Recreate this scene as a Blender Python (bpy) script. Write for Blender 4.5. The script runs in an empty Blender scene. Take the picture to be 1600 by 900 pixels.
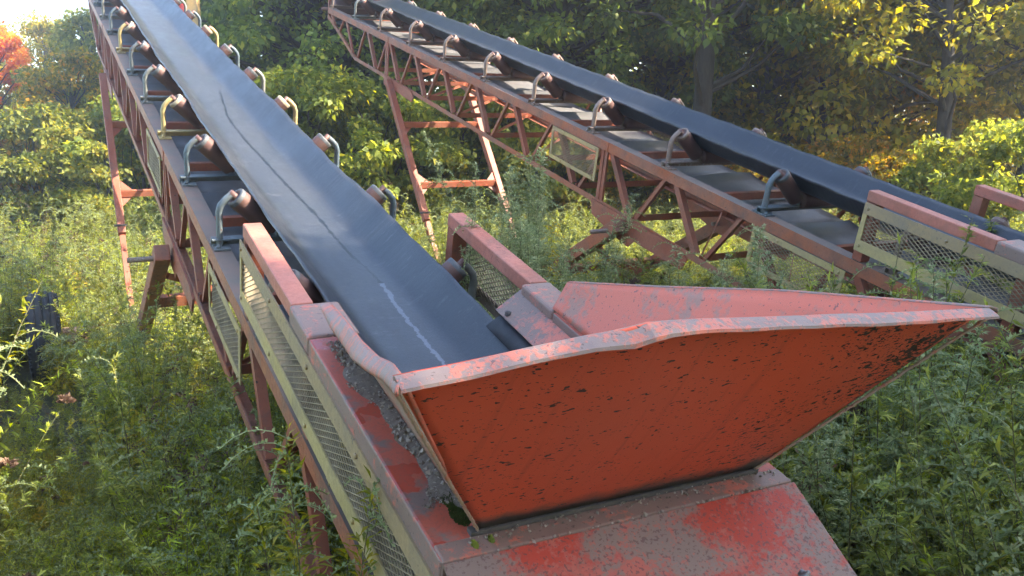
import bpy, math, random
import numpy as np
from mathutils import Vector, Matrix

# ------------------------------------------------------------------ camera, sky, sun, exposure
scene = bpy.context.scene
GZ = 2.65                                   # eye height over the ground
cam_data = bpy.data.cameras.new('camera')
cam = bpy.data.objects.new('camera', cam_data)
scene.collection.objects.link(cam)
cr, cu, cf = (0.999995, -0.000558, -0.003133), (0.003183, 0.175427, 0.984487), (0.0, 0.984492, -0.175428)
cam.matrix_world = Matrix(((cr[0], cu[0], -cf[0], 0), (cr[1], cu[1], -cf[1], 0), (cr[2], cu[2], -cf[2], GZ), (0, 0, 0, 1)))
cam_data.sensor_width = 36.0
cam_data.lens = 32.0
cam_data.clip_start = 0.05
cam_data.clip_end = 2000
scene.camera = cam

SUN_AZ, SUN_EL = math.radians(98), math.radians(42)      # azimuth to the right of the view, elevation
world = bpy.data.worlds.new('World')
scene.world = world
world.use_nodes = True
wn = world.node_tree
sky = wn.nodes.new('ShaderNodeTexSky')
sky.sky_type = 'NISHITA'
sky.sun_disc = False
sky.sun_elevation = SUN_EL
sky.sun_rotation = SUN_AZ
sky.air_density = 1.0
sky.dust_density = 0.8
sky.ozone_density = 0.8
bg = wn.nodes['Background']
bg.inputs['Strength'].default_value = 0.15
wn.links.new(sky.outputs[0], bg.inputs['Color'])
sun_data = bpy.data.lights.new('sun', 'SUN')
sun_data.energy = 5.0
sun_data.angle = math.radians(0.53)
sun_data.color = (1.0, 0.90, 0.74)
sun = bpy.data.objects.new('sun', sun_data)
scene.collection.objects.link(sun)
sd = Vector((math.sin(SUN_AZ) * math.cos(SUN_EL), math.cos(SUN_AZ) * math.cos(SUN_EL), math.sin(SUN_EL)))
sun.rotation_euler = sd.to_track_quat('Z', 'Y').to_euler()
sun.location = (20, 8, 25)
scene.view_settings.view_transform = 'Standard'
scene.view_settings.look = 'None'
scene.view_settings.gamma = 1
scene.view_settings.exposure = 2.45
scene.render.engine = 'CYCLES'
scene.cycles.use_denoising = True
scene.cycles.max_bounces = 5
scene.cycles.use_adaptive_sampling = True
scene.cycles.adaptive_threshold = 0.03
scene.cycles.diffuse_bounces = 3
scene.cycles.transmission_bounces = 4
scene.cycles.transparent_max_bounces = 6
scene.cycles.caustics_reflective = False
scene.cycles.caustics_refractive = False
scene.cycles.sample_clamp_indirect = 6

scene.cycles.volume_bounces = 0
HAZE = 0.0062
rnd = random.Random(5)
C = scene.collection

# ------------------------------------------------------------------ materials
class NT:
    def __init__(self, name):
        self.m = bpy.data.materials.new(name)
        self.m.use_nodes = True
        self.t = self.m.node_tree
        self.b = self.t.nodes['Principled BSDF']
    def n(self, typ, **kw):
        nd = self.t.nodes.new(typ)
        for k, v in kw.items():
            setattr(nd, k, v)
        return nd
    def l(self, a, b):
        self.t.links.new(a, b)
    def coords(self, scale=(1, 1, 1), rand=True):
        tc = self.n('ShaderNodeTexCoord')
        out = tc.outputs['Object']
        if rand:
            oi = self.n('ShaderNodeObjectInfo')
            mu = self.n('ShaderNodeVectorMath', operation='SCALE')
            mu.inputs[0].default_value = (13.1, 7.7, 5.3)
            self.l(oi.outputs['Random'], mu.inputs['Scale'])
            ad = self.n('ShaderNodeVectorMath', operation='ADD')
            self.l(out, ad.inputs[0]); self.l(mu.outputs[0], ad.inputs[1])
            out = ad.outputs[0]
        mp = self.n('ShaderNodeMapping')
        mp.inputs['Scale'].default_value = scale
        self.l(out, mp.inputs['Vector'])
        return mp.outputs[0]
    def noise(self, vec, scale, detail=4, rough=0.55):
        nz = self.n('ShaderNodeTexNoise')
        nz.inputs['Scale'].default_value = scale
        nz.inputs['Detail'].default_value = detail
        nz.inputs['Roughness'].default_value = rough
        self.l(vec, nz.inputs['Vector'])
        return nz.outputs['Fac']
    def ramp(self, fac, a, b, ca=(0, 0, 0, 1), cb=(1, 1, 1, 1)):
        r = self.n('ShaderNodeValToRGB')
        r.color_ramp.elements[0].position = a
        r.color_ramp.elements[1].position = b
        r.color_ramp.elements[0].color = ca
        r.color_ramp.elements[1].color = cb
        self.l(fac, r.inputs[0])
        return r.outputs[0]
    def mix(self, fac, a, b):
        mx = self.n('ShaderNodeMix', data_type='RGBA')
        if isinstance(fac, float): mx.inputs[0].default_value = fac
        else: self.l(fac, mx.inputs[0])
        for i, v in ((6, a), (7, b)):
            if isinstance(v, tuple): mx.inputs[i].default_value = (v[0], v[1], v[2], 1)
            else: self.l(v, mx.inputs[i])
        return mx.outputs[2]
    def math(self, op, a, b=None, c=None):
        mt = self.n('ShaderNodeMath', operation=op)
        for i, v in enumerate((a, b, c)):
            if v is None: continue
            if isinstance(v, (int, float)): mt.inputs[i].default_value = v
            else: self.l(v, mt.inputs[i])
        return mt.outputs[0]
    def bump(self, h, strength=0.3, dist=0.01):
        b = self.n('ShaderNodeBump')
        b.inputs['Strength'].default_value = strength
        b.inputs['Distance'].default_value = dist
        self.l(h, b.inputs['Height'])
        self.l(b.outputs[0], self.b.inputs['Normal'])

def worn_paint(name, base, faded, dirt=(0.11, 0.075, 0.06), chip=(0.035, 0.018, 0.015), fade=(0.4, 0.62), chips=0.62,
               dirty=(0.52, 0.72), rough=(0.42, 0.75), chip_scale=55, stretch=(1, 1, 1), patch_scale=2.2):
    k = NT(name)
    v = k.coords(stretch)
    v2 = k.coords((1, 1, 1))
    f = k.ramp(k.noise(v2, patch_scale, 6, 0.62), fade[0], fade[1])
    col = k.mix(f, base, faded)
    fine = k.noise(v2, 38, 5, 0.7)
    col = k.mix(k.math('MULTIPLY', k.ramp(fine, 0.4, 0.75), 0.35), col, dirt)
    d = k.ramp(k.noise(v2, 4.3, 7, 0.68), dirty[0], dirty[1])
    col = k.mix(k.math('MULTIPLY', d, 0.75), col, dirt)
    area = k.ramp(k.noise(v2, 3.1, 3), 0.38, 0.62)
    ch = k.ramp(k.noise(v, chip_scale, 3, 0.6), chips, chips + 0.03)
    ch = k.math('MULTIPLY', ch, area)
    col = k.mix(ch, col, chip)
    k.l(col, k.b.inputs['Base Color'])
    r = k.ramp(fine, 0.3, 0.8, (rough[0],) * 3 + (1,), (rough[1],) * 3 + (1,))
    k.l(r, k.b.inputs['Roughness'])
    h = k.math('SUBTRACT', k.math('MULTIPLY', fine, 0.4), ch)
    k.bump(h, 0.35, 0.003)
    return k.m

def plain(name, col, rough=0.6, metallic=0.0, var=0.25, scale=9, col2=None):
    k = NT(name)
    v = k.coords()
    c2 = col2 or tuple(c * (1 - var) * 0.6 for c in col)
    f = k.ramp(k.noise(v, scale, 6, 0.65), 0.35, 0.7)
    k.l(k.mix(f, col, c2), k.b.inputs['Base Color'])
    k.b.inputs['Roughness'].default_value = rough
    k.b.inputs['Metallic'].default_value = metallic
    k.bump(k.noise(v, scale * 6, 4), 0.2, 0.003)
    return k.m

M = {}
M['red'] = worn_paint('red_oxide_paint', (0.31, 0.070, 0.029), (0.33, 0.112, 0.060), chips=0.66)
M['chord'] = worn_paint('weathered_orange_paint', (0.38, 0.097, 0.032), (0.33, 0.125, 0.066), chips=0.64, dirty=(0.46, 0.7))
M['chordtop'] = plain('dirty_flange', (0.135, 0.115, 0.095), 0.8, 0, 0.3, 6, (0.20, 0.125, 0.095))
M['rail'] = worn_paint('chalky_red_paint', (0.46, 0.125, 0.072), (0.48, 0.165, 0.11), dirt=(0.20, 0.095, 0.065), chips=0.61, chip=(0.20, 0.07, 0.05), dirty=(0.47, 0.72), chip_scale=90)
M['cream'] = worn_paint('cream_paint', (0.48, 0.355, 0.13), (0.43, 0.32, 0.15), dirt=(0.2, 0.16, 0.11), chips=0.68, dirty=(0.5, 0.75), chip=(0.16, 0.09, 0.05))
M['tan'] = worn_paint('weathered_tan_paint', (0.33, 0.235, 0.125), (0.38, 0.25, 0.11), dirt=(0.17, 0.15, 0.12), chips=0.62, chip=(0.13, 0.1, 0.08))
M['wire'] = plain('galvanised_mesh', (0.42, 0.32, 0.19), 0.6, 0.1, 0.3, 4)
M['blue'] = worn_paint('blue_grey_paint', (0.085, 0.125, 0.15), (0.12, 0.145, 0.155), dirt=(0.13, 0.10, 0.08), chips=0.6, chip=(0.1, 0.05, 0.035))
M['sage'] = worn_paint('sage_paint', (0.20, 0.22, 0.20), (0.24, 0.23, 0.20), dirt=(0.12, 0.10, 0.08), chips=0.62)
M['rust'] = worn_paint('rusty_brown_paint', (0.20, 0.125, 0.09), (0.25, 0.18, 0.14), dirt=(0.15, 0.11, 0.09), chips=0.58, chip=(0.3, 0.28, 0.25))
M['roller'] = plain('rusty_roller', (0.105, 0.052, 0.045), 0.55, 0.25, 0.3, 7, (0.16, 0.085, 0.065))
M['rollercap'] = plain('roller_cap_cream', (0.42, 0.34, 0.23), 0.6, 0, 0.3, 12)
M['capgrey'] = plain('roller_cap_grey', (0.12, 0.125, 0.13), 0.6, 0.2, 0.3, 12)
M['deck'] = plain('weathered_deck_sheet', (0.15, 0.143, 0.142), 0.6, 0.15, 0.35, 3, (0.10, 0.095, 0.094))
M['rubber'] = plain('black_rubber', (0.022, 0.022, 0.025), 0.7, 0, 0.3, 12)
M['tyre'] = plain('weathered_tyre', (0.016, 0.0165, 0.02), 0.75, 0, 0.3, 10, (0.032, 0.031, 0.032))
M['steel'] = plain('dull_bolt_steel', (0.26, 0.25, 0.25), 0.4, 0.8, 0.4, 40)
M['rimsteel'] = plain('wheel_rim_paint', (0.35, 0.3, 0.2), 0.6, 0.1, 0.3, 9)
M['dark'] = plain('dark_dirty_steel', (0.07, 0.06, 0.055), 0.8, 0.1, 0.3, 15, (0.12, 0.1, 0.09))
M['yellow'] = worn_paint('ochre_paint', (0.55, 0.33, 0.10), (0.5, 0.33, 0.14), chips=0.72)
M['brightred'] = plain('bright_red_paint', (0.5, 0.05, 0.04), 0.5)

def hopper_outer():
    k = NT('hopper_orange_paint')
    v = k.coords((1, 1, 1), rand=False)
    big = k.ramp(k.noise(v, 1.7, 4), 0.35, 0.7)
    col = k.mix(big, (0.58, 0.082, 0.030), (0.52, 0.090, 0.042))
    # pale rubbed streaks that run down the plate
    st = k.ramp(k.noise(k.coords((9, 3, 1.2), rand=False), 2.3, 5, 0.7), 0.6, 0.8)
    col = k.mix(k.math('MULTIPLY', st, 0.22), col, (0.42, 0.12, 0.075))
    sep = k.n('ShaderNodeSeparateXYZ'); k.l(k.n('ShaderNodeTexCoord').outputs['Object'], sep.inputs[0])
    x, z = sep.outputs[0], sep.outputs[2]
    # flaked paint: short dashes, many more of them towards the right-hand corner
    def dashes(scale, thr, sc=(1.0, 1.0, 2.4)):
        mp = k.n('ShaderNodeMapping'); mp.inputs['Rotation'].default_value = (0, math.radians(18), 0); mp.inputs['Scale'].default_value = sc
        k.l(k.n('ShaderNodeTexCoord').outputs['Object'], mp.inputs['Vector'])
        return k.noise(mp.outputs[0], scale, 2, 0.5)
    wear = k.n('ShaderNodeMapRange'); wear.inputs['From Min'].default_value = 0.12; wear.inputs['From Max'].default_value = 0.75
    wear.inputs['To Min'].default_value = 0.0; wear.inputs['To Max'].default_value = 0.205
    k.l(x, wear.inputs['Value'])
    blot = k.noise(v, 3.2, 3)
    thr = k.math('SUBTRACT', 0.668, k.math('ADD', k.math('MULTIPLY', wear.outputs[0], k.ramp(blot, 0.3, 0.7)), k.math('MULTIPLY', k.math('SUBTRACT', blot, 0.5), 0.12)))
    ch = k.math('GREATER_THAN', dashes(36, 0), thr)
    ch2 = k.math('GREATER_THAN', dashes(75, 0), k.math('ADD', thr, 0.015))
    chips = k.math('MAXIMUM', ch, ch2)
    col = k.mix(chips, col, (0.03, 0.018, 0.016))
    run = k.ramp(k.noise(k.coords((16, 1, .7), rand=False), 2.0, 4, 0.6), 0.58, 0.72)
    col = k.mix(k.math('MULTIPLY', run, 0.30), col, (0.16, 0.035, 0.018))
    mp2 = k.n('ShaderNodeMapping'); mp2.inputs['Rotation'].default_value = (0, math.radians(-28), 0); mp2.inputs['Scale'].default_value = (26, 1, 1.0)
    k.l(k.n('ShaderNodeTexCoord').outputs['Object'], mp2.inputs['Vector'])
    scr = k.math('MULTIPLY', k.ramp(k.noise(mp2.outputs[0], 1.6, 3, 0.6), 0.60, 0.66), k.ramp(k.noise(v, 1.9, 2), 0.5, 0.62))
    col = k.mix(k.math('MULTIPLY', scr, 0.35), col, (0.52, 0.19, 0.12))
    # dirt band along the bottom weld
    low = k.n('ShaderNodeMapRange'); low.inputs['From Min'].default_value = DIRT_Z + 0.03; low.inputs['From Max'].default_value = DIRT_Z + 0.085
    low.inputs['To Min'].default_value = 1; low.inputs['To Max'].default_value = 0
    k.l(k.math('ADD', z, k.math('MULTIPLY', k.math('SUBTRACT', k.noise(v, 6, 6, 0.7), 0.5), 0.16)), low.inputs['Value'])
    col = k.mix(low.outputs[0], col, (0.075, 0.06, 0.052))
    k.l(col, k.b.inputs['Base Color'])
    k.b.inputs['Roughness'].default_value = 0.58
    k.bump(k.math('SUBTRACT', k.math('MULTIPLY', k.noise(v, 3, 3), 1.5), k.math('MULTIPLY', chips, 0.12)), 0.3, 0.02)
    return k.m

def rim_paint(name, bare=(0.23, 0.16, 0.135), pink=(0.52, 0.15, 0.095), lo=0.46, hi=0.56, sc=6.0, fine=30, scratch=(1, 1, 1)):
    k = NT(name)
    v = k.coords(scratch, rand=False)
    n1 = k.noise(v, sc, 7, 0.72)
    n2 = k.noise(v, fine, 4, 0.7)
    f = k.ramp(k.math('ADD', k.math('MULTIPLY', n1, 0.6), k.math('MULTIPLY', n2, 0.4)), lo, hi)
    col = k.mix(f, bare, pink)
    sp = k.ramp(k.noise(v, 70, 2), 0.66, 0.69)
    col = k.mix(k.math('MULTIPLY', sp, 0.8), col, (0.1, 0.06, 0.055))
    k.l(col, k.b.inputs['Base Color'])
    k.b.inputs['Roughness'].default_value = 0.55
    k.bump(k.math('ADD', k.math('MULTIPLY', n2, 0.5), f), 0.3, 0.003)
    return k.m

def plate_paint():
    k = NT('blistered_plate_paint')
    v = k.coords(rand=False)
    n1 = k.noise(v, 3.4, 6, 0.62)
    n2 = k.noise(v, 55, 4, 0.7)
    n3 = k.noise(v, 5.5, 5, 0.66)
    col = k.mix(k.ramp(k.math('ADD', k.math('MULTIPLY', n1, 0.72), k.math('MULTIPLY', n2, 0.28)), 0.47, 0.55), (0.215, 0.150, 0.122), (0.40, 0.042, 0.020))
    col = k.mix(k.ramp(k.math('ADD', k.math('MULTIPLY', n3, 0.6), k.math('MULTIPLY', n2, 0.4)), 0.52, 0.58), col, (0.40, 0.10, 0.07))
    sp = k.ramp(k.noise(v, 95, 2), 0.57, 0.62)
    col = k.mix(k.math('MULTIPLY', sp, 0.7), col, (0.11, 0.05, 0.045))
    k.l(col, k.b.inputs['Base Color'])
    k.b.inputs['Roughness'].default_value = 0.55
    k.bump(k.math('ADD', n2, sp), 0.3, 0.003)
    return k.m

def ledge_paint():
    k = NT('ledge_paint_with_dirt')
    v = k.coords(rand=False)
    n1 = k.noise(v, 4.0, 6, 0.6)
    n2 = k.noise(v, 80, 3, 0.7)
    col = k.mix(k.ramp(n1, 0.44, 0.5), (0.20, 0.135, 0.115), (0.46, 0.095, 0.055))
    wet = k.ramp(k.noise(v, 6.0, 3), 0.54, 0.58)
    col = k.mix(wet, col, (0.42, 0.055, 0.03))
    col = k.mix(k.math('MULTIPLY', k.ramp(n2, 0.5, 0.7), 0.4), col, (0.1, 0.07, 0.06))
    k.l(col, k.b.inputs['Base Color'])
    k.l(k.ramp(wet, 0, 1, (0.55,) * 3 + (1,), (0.18,) * 3 + (1,)), k.b.inputs['Roughness'])
    k.bump(n2, 0.2, 0.002)
    return k.m

def belt_material(name, cracked):
    k = NT(name)
    tc = k.n('ShaderNodeTexCoord')
    sep = k.n('ShaderNodeSeparateXYZ'); k.l(tc.outputs['Object'], sep.inputs[0])
    x = sep.outputs[0]
    s = k.math('ADD', sep.outputs[1], BASE[1])
    v = k.coords(rand=False)
    dust = k.noise(k.coords((1.6, 0.5, 1), rand=False), 2.6, 7, 0.7)
    fine = k.noise(v, 45, 4, 0.7)
    col = k.mix(k.ramp(dust, 0.35, 0.75), (0.012, 0.0138, 0.019), (0.032, 0.0345, 0.042))
    # the load track down the middle is grey with ground-in dust
    trk = k.n('ShaderNodeMapRange'); trk.inputs['From Min'].default_value = 0.20; trk.inputs['From Max'].default_value = 0.08
    k.l(k.math('ADD', k.math('ABSOLUTE', x), k.math('MULTIPLY', k.math('SUBTRACT', k.noise(k.coords((1, .6, 1), rand=False), 4, 5, 0.7), 0.5), 0.12)), trk.inputs['Value'])
    col = k.mix(k.math('MULTIPLY', trk.outputs[0], 0.75), col, k.mix(k.ramp(fine, 0.3, 0.7), (0.028, 0.030, 0.036), (0.046, 0.0485, 0.055)))
    # scuffs that run with the travel
    sc = k.ramp(k.noise(k.coords((9, 1.6, 1), rand=False), 2.4, 7, 0.8), 0.60, 0.78)
    col = k.mix(k.math('MULTIPLY', sc, 0.4), col, (0.15, 0.152, 0.16))
    # pale rubbed dust where the load bends the edge
    rub = k.ramp(k.noise(k.coords((3.0, 9, 3), rand=False), 2.1, 6, 0.75), 0.58, 0.72)
    col = k.mix(k.math('MULTIPLY', rub, 0.40), col, (0.15, 0.15, 0.15))
    col = k.mix(k.math('MULTIPLY', k.ramp(fine, 0.45, 0.75), 0.3), col, (0.03, 0.03, 0.034))
    h = k.math('MULTIPLY', fine, 0.25)
    # cross wrinkles on the bent flanks
    wr = k.noise(k.coords((0.5, 14, 0.5), rand=False), 1.7, 4, 0.6)
    flank = k.n('ShaderNodeMapRange'); flank.inputs['From Min'].default_value = 0.17; flank.inputs['From Max'].default_value = 0.24
    k.l(k.math('ABSOLUTE', x), flank.inputs['Value'])
    h = k.math('ADD', h, k.math('MULTIPLY', k.math('MULTIPLY', k.math('MULTIPLY', wr, k.ramp(k.noise(v, 1.3, 3), 0.35, 0.7)), flank.outputs[0]), 1.0))
    h = k.math('ADD', h, k.math('MULTIPLY', k.noise(k.coords((1, .8, 1), rand=False), 3, 4), 0.8))
    if cracked:
        fc = k.n('ShaderNodeFloatCurve')
        pts = [(-2.0, .072), (-1.55, .073), (-1.33, .072), (-1.06, .087), (-.5, .052), (0, .040), (.5, .022), (1.05, -.007), (1.7, -.023), (2.4, -.026), (2.75, .008), (3.5, .076), (4.4, .093), (5.4, .14), (6.2, .16)]
        cv = fc.mapping.curves[0]
        sx = lambda q: (q + 2.2) / 9.0
        sv = lambda q: (q + 0.3) / 0.6
        cv.points[0].location = (0, sv(.072)); cv.points[1].location = (1, sv(.16))
        for a, b in pts: cv.points.new(sx(a), sv(b))
        fc.mapping.update()
        k.l(k.math('DIVIDE', k.math('ADD', s, 2.2), 9.0), fc.inputs['Value'])
        vc = k.math('SUBTRACT', k.math('MULTIPLY', fc.outputs[0], 0.6), 0.3)
        jit = k.math('MULTIPLY', k.math('SUBTRACT', k.noise(k.coords((1, 1, 0.2), rand=False), 14, 4, 0.7), 0.5), 0.05)
        d = k.math('ABSOLUTE', k.math('SUBTRACT', k.math('SUBTRACT', x, vc), jit))
        wid = k.math('ADD', 0.0025, k.math('MULTIPLY', k.ramp(k.noise(v, 16, 4), 0.33, 0.7), 0.013))
        top = k.math('GREATER_THAN', sep.outputs[2], 0.1 - BASE[2])
        up = k.math('MULTIPLY', k.math('MULTIPLY', k.math('LESS_THAN', d, wid), k.math('GREATER_THAN', s, -1.06)), k.math('LESS_THAN', s, 3.4))
        up = k.math('MULTIPLY', up, top)
        low = k.math('MULTIPLY', k.math('LESS_THAN', d, k.math('ADD', wid, 0.001)), k.math('LESS_THAN', s, -1.05))
        low = k.math('MULTIPLY', k.math('MULTIPLY', low, k.math('GREATER_THAN', s, -1.95)), top)
        col = k.mix(up, col, (0.004, 0.004, 0.004))
        col = k.mix(k.math('MULTIPLY', low, 0.45), col, (0.20, 0.225, 0.27))
        h = k.math('SUBTRACT', h, k.math('MULTIPLY', up, 3))
    k.l(col, k.b.inputs['Base Color'])
    k.l(k.ramp(dust, 0.3, 0.75, (0.30,) * 3 + (1,), (0.52,) * 3 + (1,)), k.b.inputs['Roughness'])
    k.b.inputs['Specular IOR Level'].default_value = 0.6
    k.bump(h, 0.35, 0.012)
    return k.m

def leaf_material(name, cols, trans=0.5, rough=0.5, objvar=0.25, patches=None):
    k = NT(name)
    g = k.n('ShaderNodeNewGeometry')
    r = k.n('ShaderNodeValToRGB')
    r.color_ramp.interpolation = 'LINEAR'
    els = r.color_ramp.elements
    while len(els) < len(cols): els.new(0.5)
    for i, c in enumerate(cols):
        els[i].position = c[0]; els[i].color = (c[1], c[2], c[3], 1)
    k.l(g.outputs['Random Per Island'], r.inputs[0])
    oi = k.n('ShaderNodeObjectInfo')
    hsv = k.n('ShaderNodeHueSaturation')
    k.l(k.math('ADD', 0.5 - 0.025 * objvar * 4 / 2, k.math('MULTIPLY', oi.outputs['Random'], 0.025 * objvar * 4)), hsv.inputs['Hue'])
    k.l(k.math('ADD', 1 - objvar, k.math('MULTIPLY', k.math('FRACT', k.math('MULTIPLY', oi.outputs['Random'], 7.31)), 2 * objvar)), hsv.inputs['Value'])
    k.l(r.outputs[0], hsv.inputs['Color'])
    col = hsv.outputs[0]
    k.l(col, k.b.inputs['Base Color'])
    k.b.inputs['Roughness'].default_value = rough
    k.b.inputs['Specular IOR Level'].default_value = 0.18
    tr = k.n('ShaderNodeBsdfTranslucent')
    sat = k.n('ShaderNodeHueSaturation'); sat.inputs['Saturation'].default_value = 1.15; sat.inputs['Value'].default_value = 2.0
    sat.inputs['Hue'].default_value = 0.485
    k.l(col, sat.inputs['Color']); k.l(sat.outputs[0], tr.inputs['Color'])
    mx = k.n('ShaderNodeMixShader'); mx.inputs[0].default_value = trans
    k.l(k.b.outputs[0], mx.inputs[1]); k.l(tr.outputs[0], mx.inputs[2])
    k.l(mx.outputs[0], k.t.nodes['Material Output'].inputs['Surface'])
    return k.m

def bark_material(name, a, b):
    k = NT(name)
    v = k.coords((6, 6, 1.2))
    n1 = k.noise(v, 4, 6, 0.7)
    k.l(k.mix(k.ramp(n1, 0.35, 0.65), a, b), k.b.inputs['Base Color'])
    k.b.inputs['Roughness'].default_value = 0.9
    k.bump(n1, 0.8, 0.03)
    return k.m

BASE = (0.0, 4.55, -3.22)      # local (v, s, w) of the conveyor's base point: on the ground under the axle
DIRT_Z = 0.475 - BASE[2]
M['hopper'] = hopper_outer()
M['rimfront'] = rim_paint('rim_paint', lo=0.495, hi=0.55, sc=7, fine=60)
M['rimside'] = rim_paint('scuffed_rim_paint', bare=(0.25, 0.175, 0.15), lo=0.485, hi=0.55, sc=5, scratch=(1, 5, 1))
M['inner'] = rim_paint('hopper_inner_paint', bare=(0.34, 0.18, 0.13), pink=(0.60, 0.145, 0.085), lo=0.42, hi=0.50, sc=3.2, fine=22)
M['skirt'] = rim_paint('skirt_paint', bare=(0.20, 0.135, 0.108), lo=0.50, hi=0.57, sc=4.5, fine=26)
M['edge'] = rim_paint('hopper_corner_paint', bare=(0.36, 0.27, 0.20), pink=(0.5, 0.17, 0.10), lo=0.5, hi=0.62, sc=5, fine=20, scratch=(3, 1, 1))
M['plate'] = plate_paint()
M['ledge'] = ledge_paint()
M['cap'] = rim_paint('cap_paint', bare=(0.235, 0.150, 0.118), lo=0.53, hi=0.60, sc=6, fine=40)
M['belt1'] = belt_material('cracked_conveyor_belt', True)
M['belt2'] = belt_material('conveyor_belt', False)
def stone_material():
    k = NT('gravel_stone'); g = k.n('ShaderNodeNewGeometry')
    k.l(k.ramp(g.outputs['Random Per Island'], 0.1, 1.0, (.13, .10, .078, 1), (.42, .36, .30, 1)), k.b.inputs['Base Color'])
    k.b.inputs['Roughness'].default_value = 0.85
    return k.m
M['stone'] = stone_material()
M['grit'] = plain('packed_grit', (0.20, 0.155, 0.12), 0.9, 0, 0.4, 60, (0.09, 0.065, 0.05))
M['moss'] = plain('moss', (0.06, 0.085, 0.012), 0.9, 0, 0.4, 50)
M['mossbright'] = plain('bright_moss', (0.2, 0.24, 0.02), 0.9, 0, 0.4, 50)

G = lambda *c: c
LEAF = {
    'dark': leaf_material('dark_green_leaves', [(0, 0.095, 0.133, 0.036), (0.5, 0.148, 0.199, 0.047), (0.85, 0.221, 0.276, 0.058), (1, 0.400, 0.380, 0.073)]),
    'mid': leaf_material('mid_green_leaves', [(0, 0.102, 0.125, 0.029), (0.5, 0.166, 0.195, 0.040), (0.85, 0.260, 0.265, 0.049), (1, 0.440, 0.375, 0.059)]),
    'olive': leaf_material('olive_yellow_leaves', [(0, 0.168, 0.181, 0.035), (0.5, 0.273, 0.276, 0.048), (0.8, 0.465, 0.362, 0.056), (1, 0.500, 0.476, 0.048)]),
    'yellow': leaf_material('yellow_autumn_leaves', [(0, 0.082, 0.088, 0.018), (0.45, 0.184, 0.156, 0.025), (0.8, 0.348, 0.244, 0.029), (1, 0.461, 0.214, 0.029)]),
    'orange': leaf_material('orange_autumn_leaves', [(0, .55, .20, .02), (.4, .68, .28, .02), (.8, .72, .36, .03), (1, .6, .42, .05)], objvar=0.08),
    'weed': leaf_material('weed_leaves', [(0, 0.184, 0.212, 0.027), (0.45, 0.286, 0.336, 0.040), (0.85, 0.413, 0.444, 0.052), (1, 0.500, 0.480, 0.072)], 0.42, 0.55, 0.3),
    'mug': leaf_material('mugwort_leaves', [(0, 0.139, 0.165, 0.032), (0.5, 0.222, 0.254, 0.050), (0.85, 0.349, 0.362, 0.078), (1, 0.500, 0.480, 0.128)], 0.35, 0.6, 0.2),
    'mugpale': leaf_material('pale_mugwort_leaves', [(0, 0.143, 0.175, 0.081), (.5, 0.221, 0.263, 0.125), (.85, 0.338, 0.362, 0.188), (1, 0.468, 0.480, 0.275)], 0.35, 0.6, 0.12),
    'gold': leaf_material('goldenrod_leaves', [(0, 0.155, 0.180, 0.027), (0.5, 0.263, 0.279, 0.037), (0.85, 0.415, 0.370, 0.044), (1, 0.500, 0.480, 0.054)], 0.45, 0.55, 0.25),
    'spike': leaf_material('pale_flower_spikes', [(0, .17, .21, .09), (.5, .24, .28, .13), (1, .36, .38, .20)], 0.35, 0.7, 0.15),
    'yspike': leaf_material('yellow_flower_spikes', [(0, .30, .24, .03), (.5, .42, .34, .05), (1, .5, .42, .08)], 0.4, 0.7, 0.15),
    'brown': leaf_material('dry_brown_heads', [(0, .07, .04, .025), (.5, .13, .08, .05), (1, .22, .15, .1)], 0.2, 0.8, 0.25),
}
M['stem'] = plain('weed_stem', (0.15, 0.17, 0.06), 0.8, 0, 0.3, 20, (0.15, 0.09, 0.045))
M['bark'] = bark_material('dark_bark', (0.028, 0.022, 0.018), (0.075, 0.06, 0.048))
M['barklight'] = bark_material('grey_bark', (0.09, 0.075, 0.06), (0.2, 0.17, 0.14))

def ground_material():
    k = NT('weedy_soil')
    v = k.coords(rand=False)
    n1 = k.noise(v, 0.5, 6)
    n2 = k.noise(v, 9, 6, 0.7)
    col = k.mix(k.ramp(n1, 0.4, 0.6), (0.05, 0.055, 0.022), (0.075, 0.065, 0.035))
    col = k.mix(k.ramp(n2, 0.45, 0.7), col, (0.035, 0.04, 0.016))
    k.l(col, k.b.inputs['Base Color'])
    k.b.inputs['Roughness'].default_value = 0.95
    k.bump(n2, 0.8, 0.05)
    return k.m
M['ground'] = ground_material()

# ------------------------------------------------------------------ mesh helpers
def V3(p): return np.array(p, float)
def unit(a):
    a = np.asarray(a, float); n = np.linalg.norm(a)
    return a / n if n > 1e-12 else a

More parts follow.
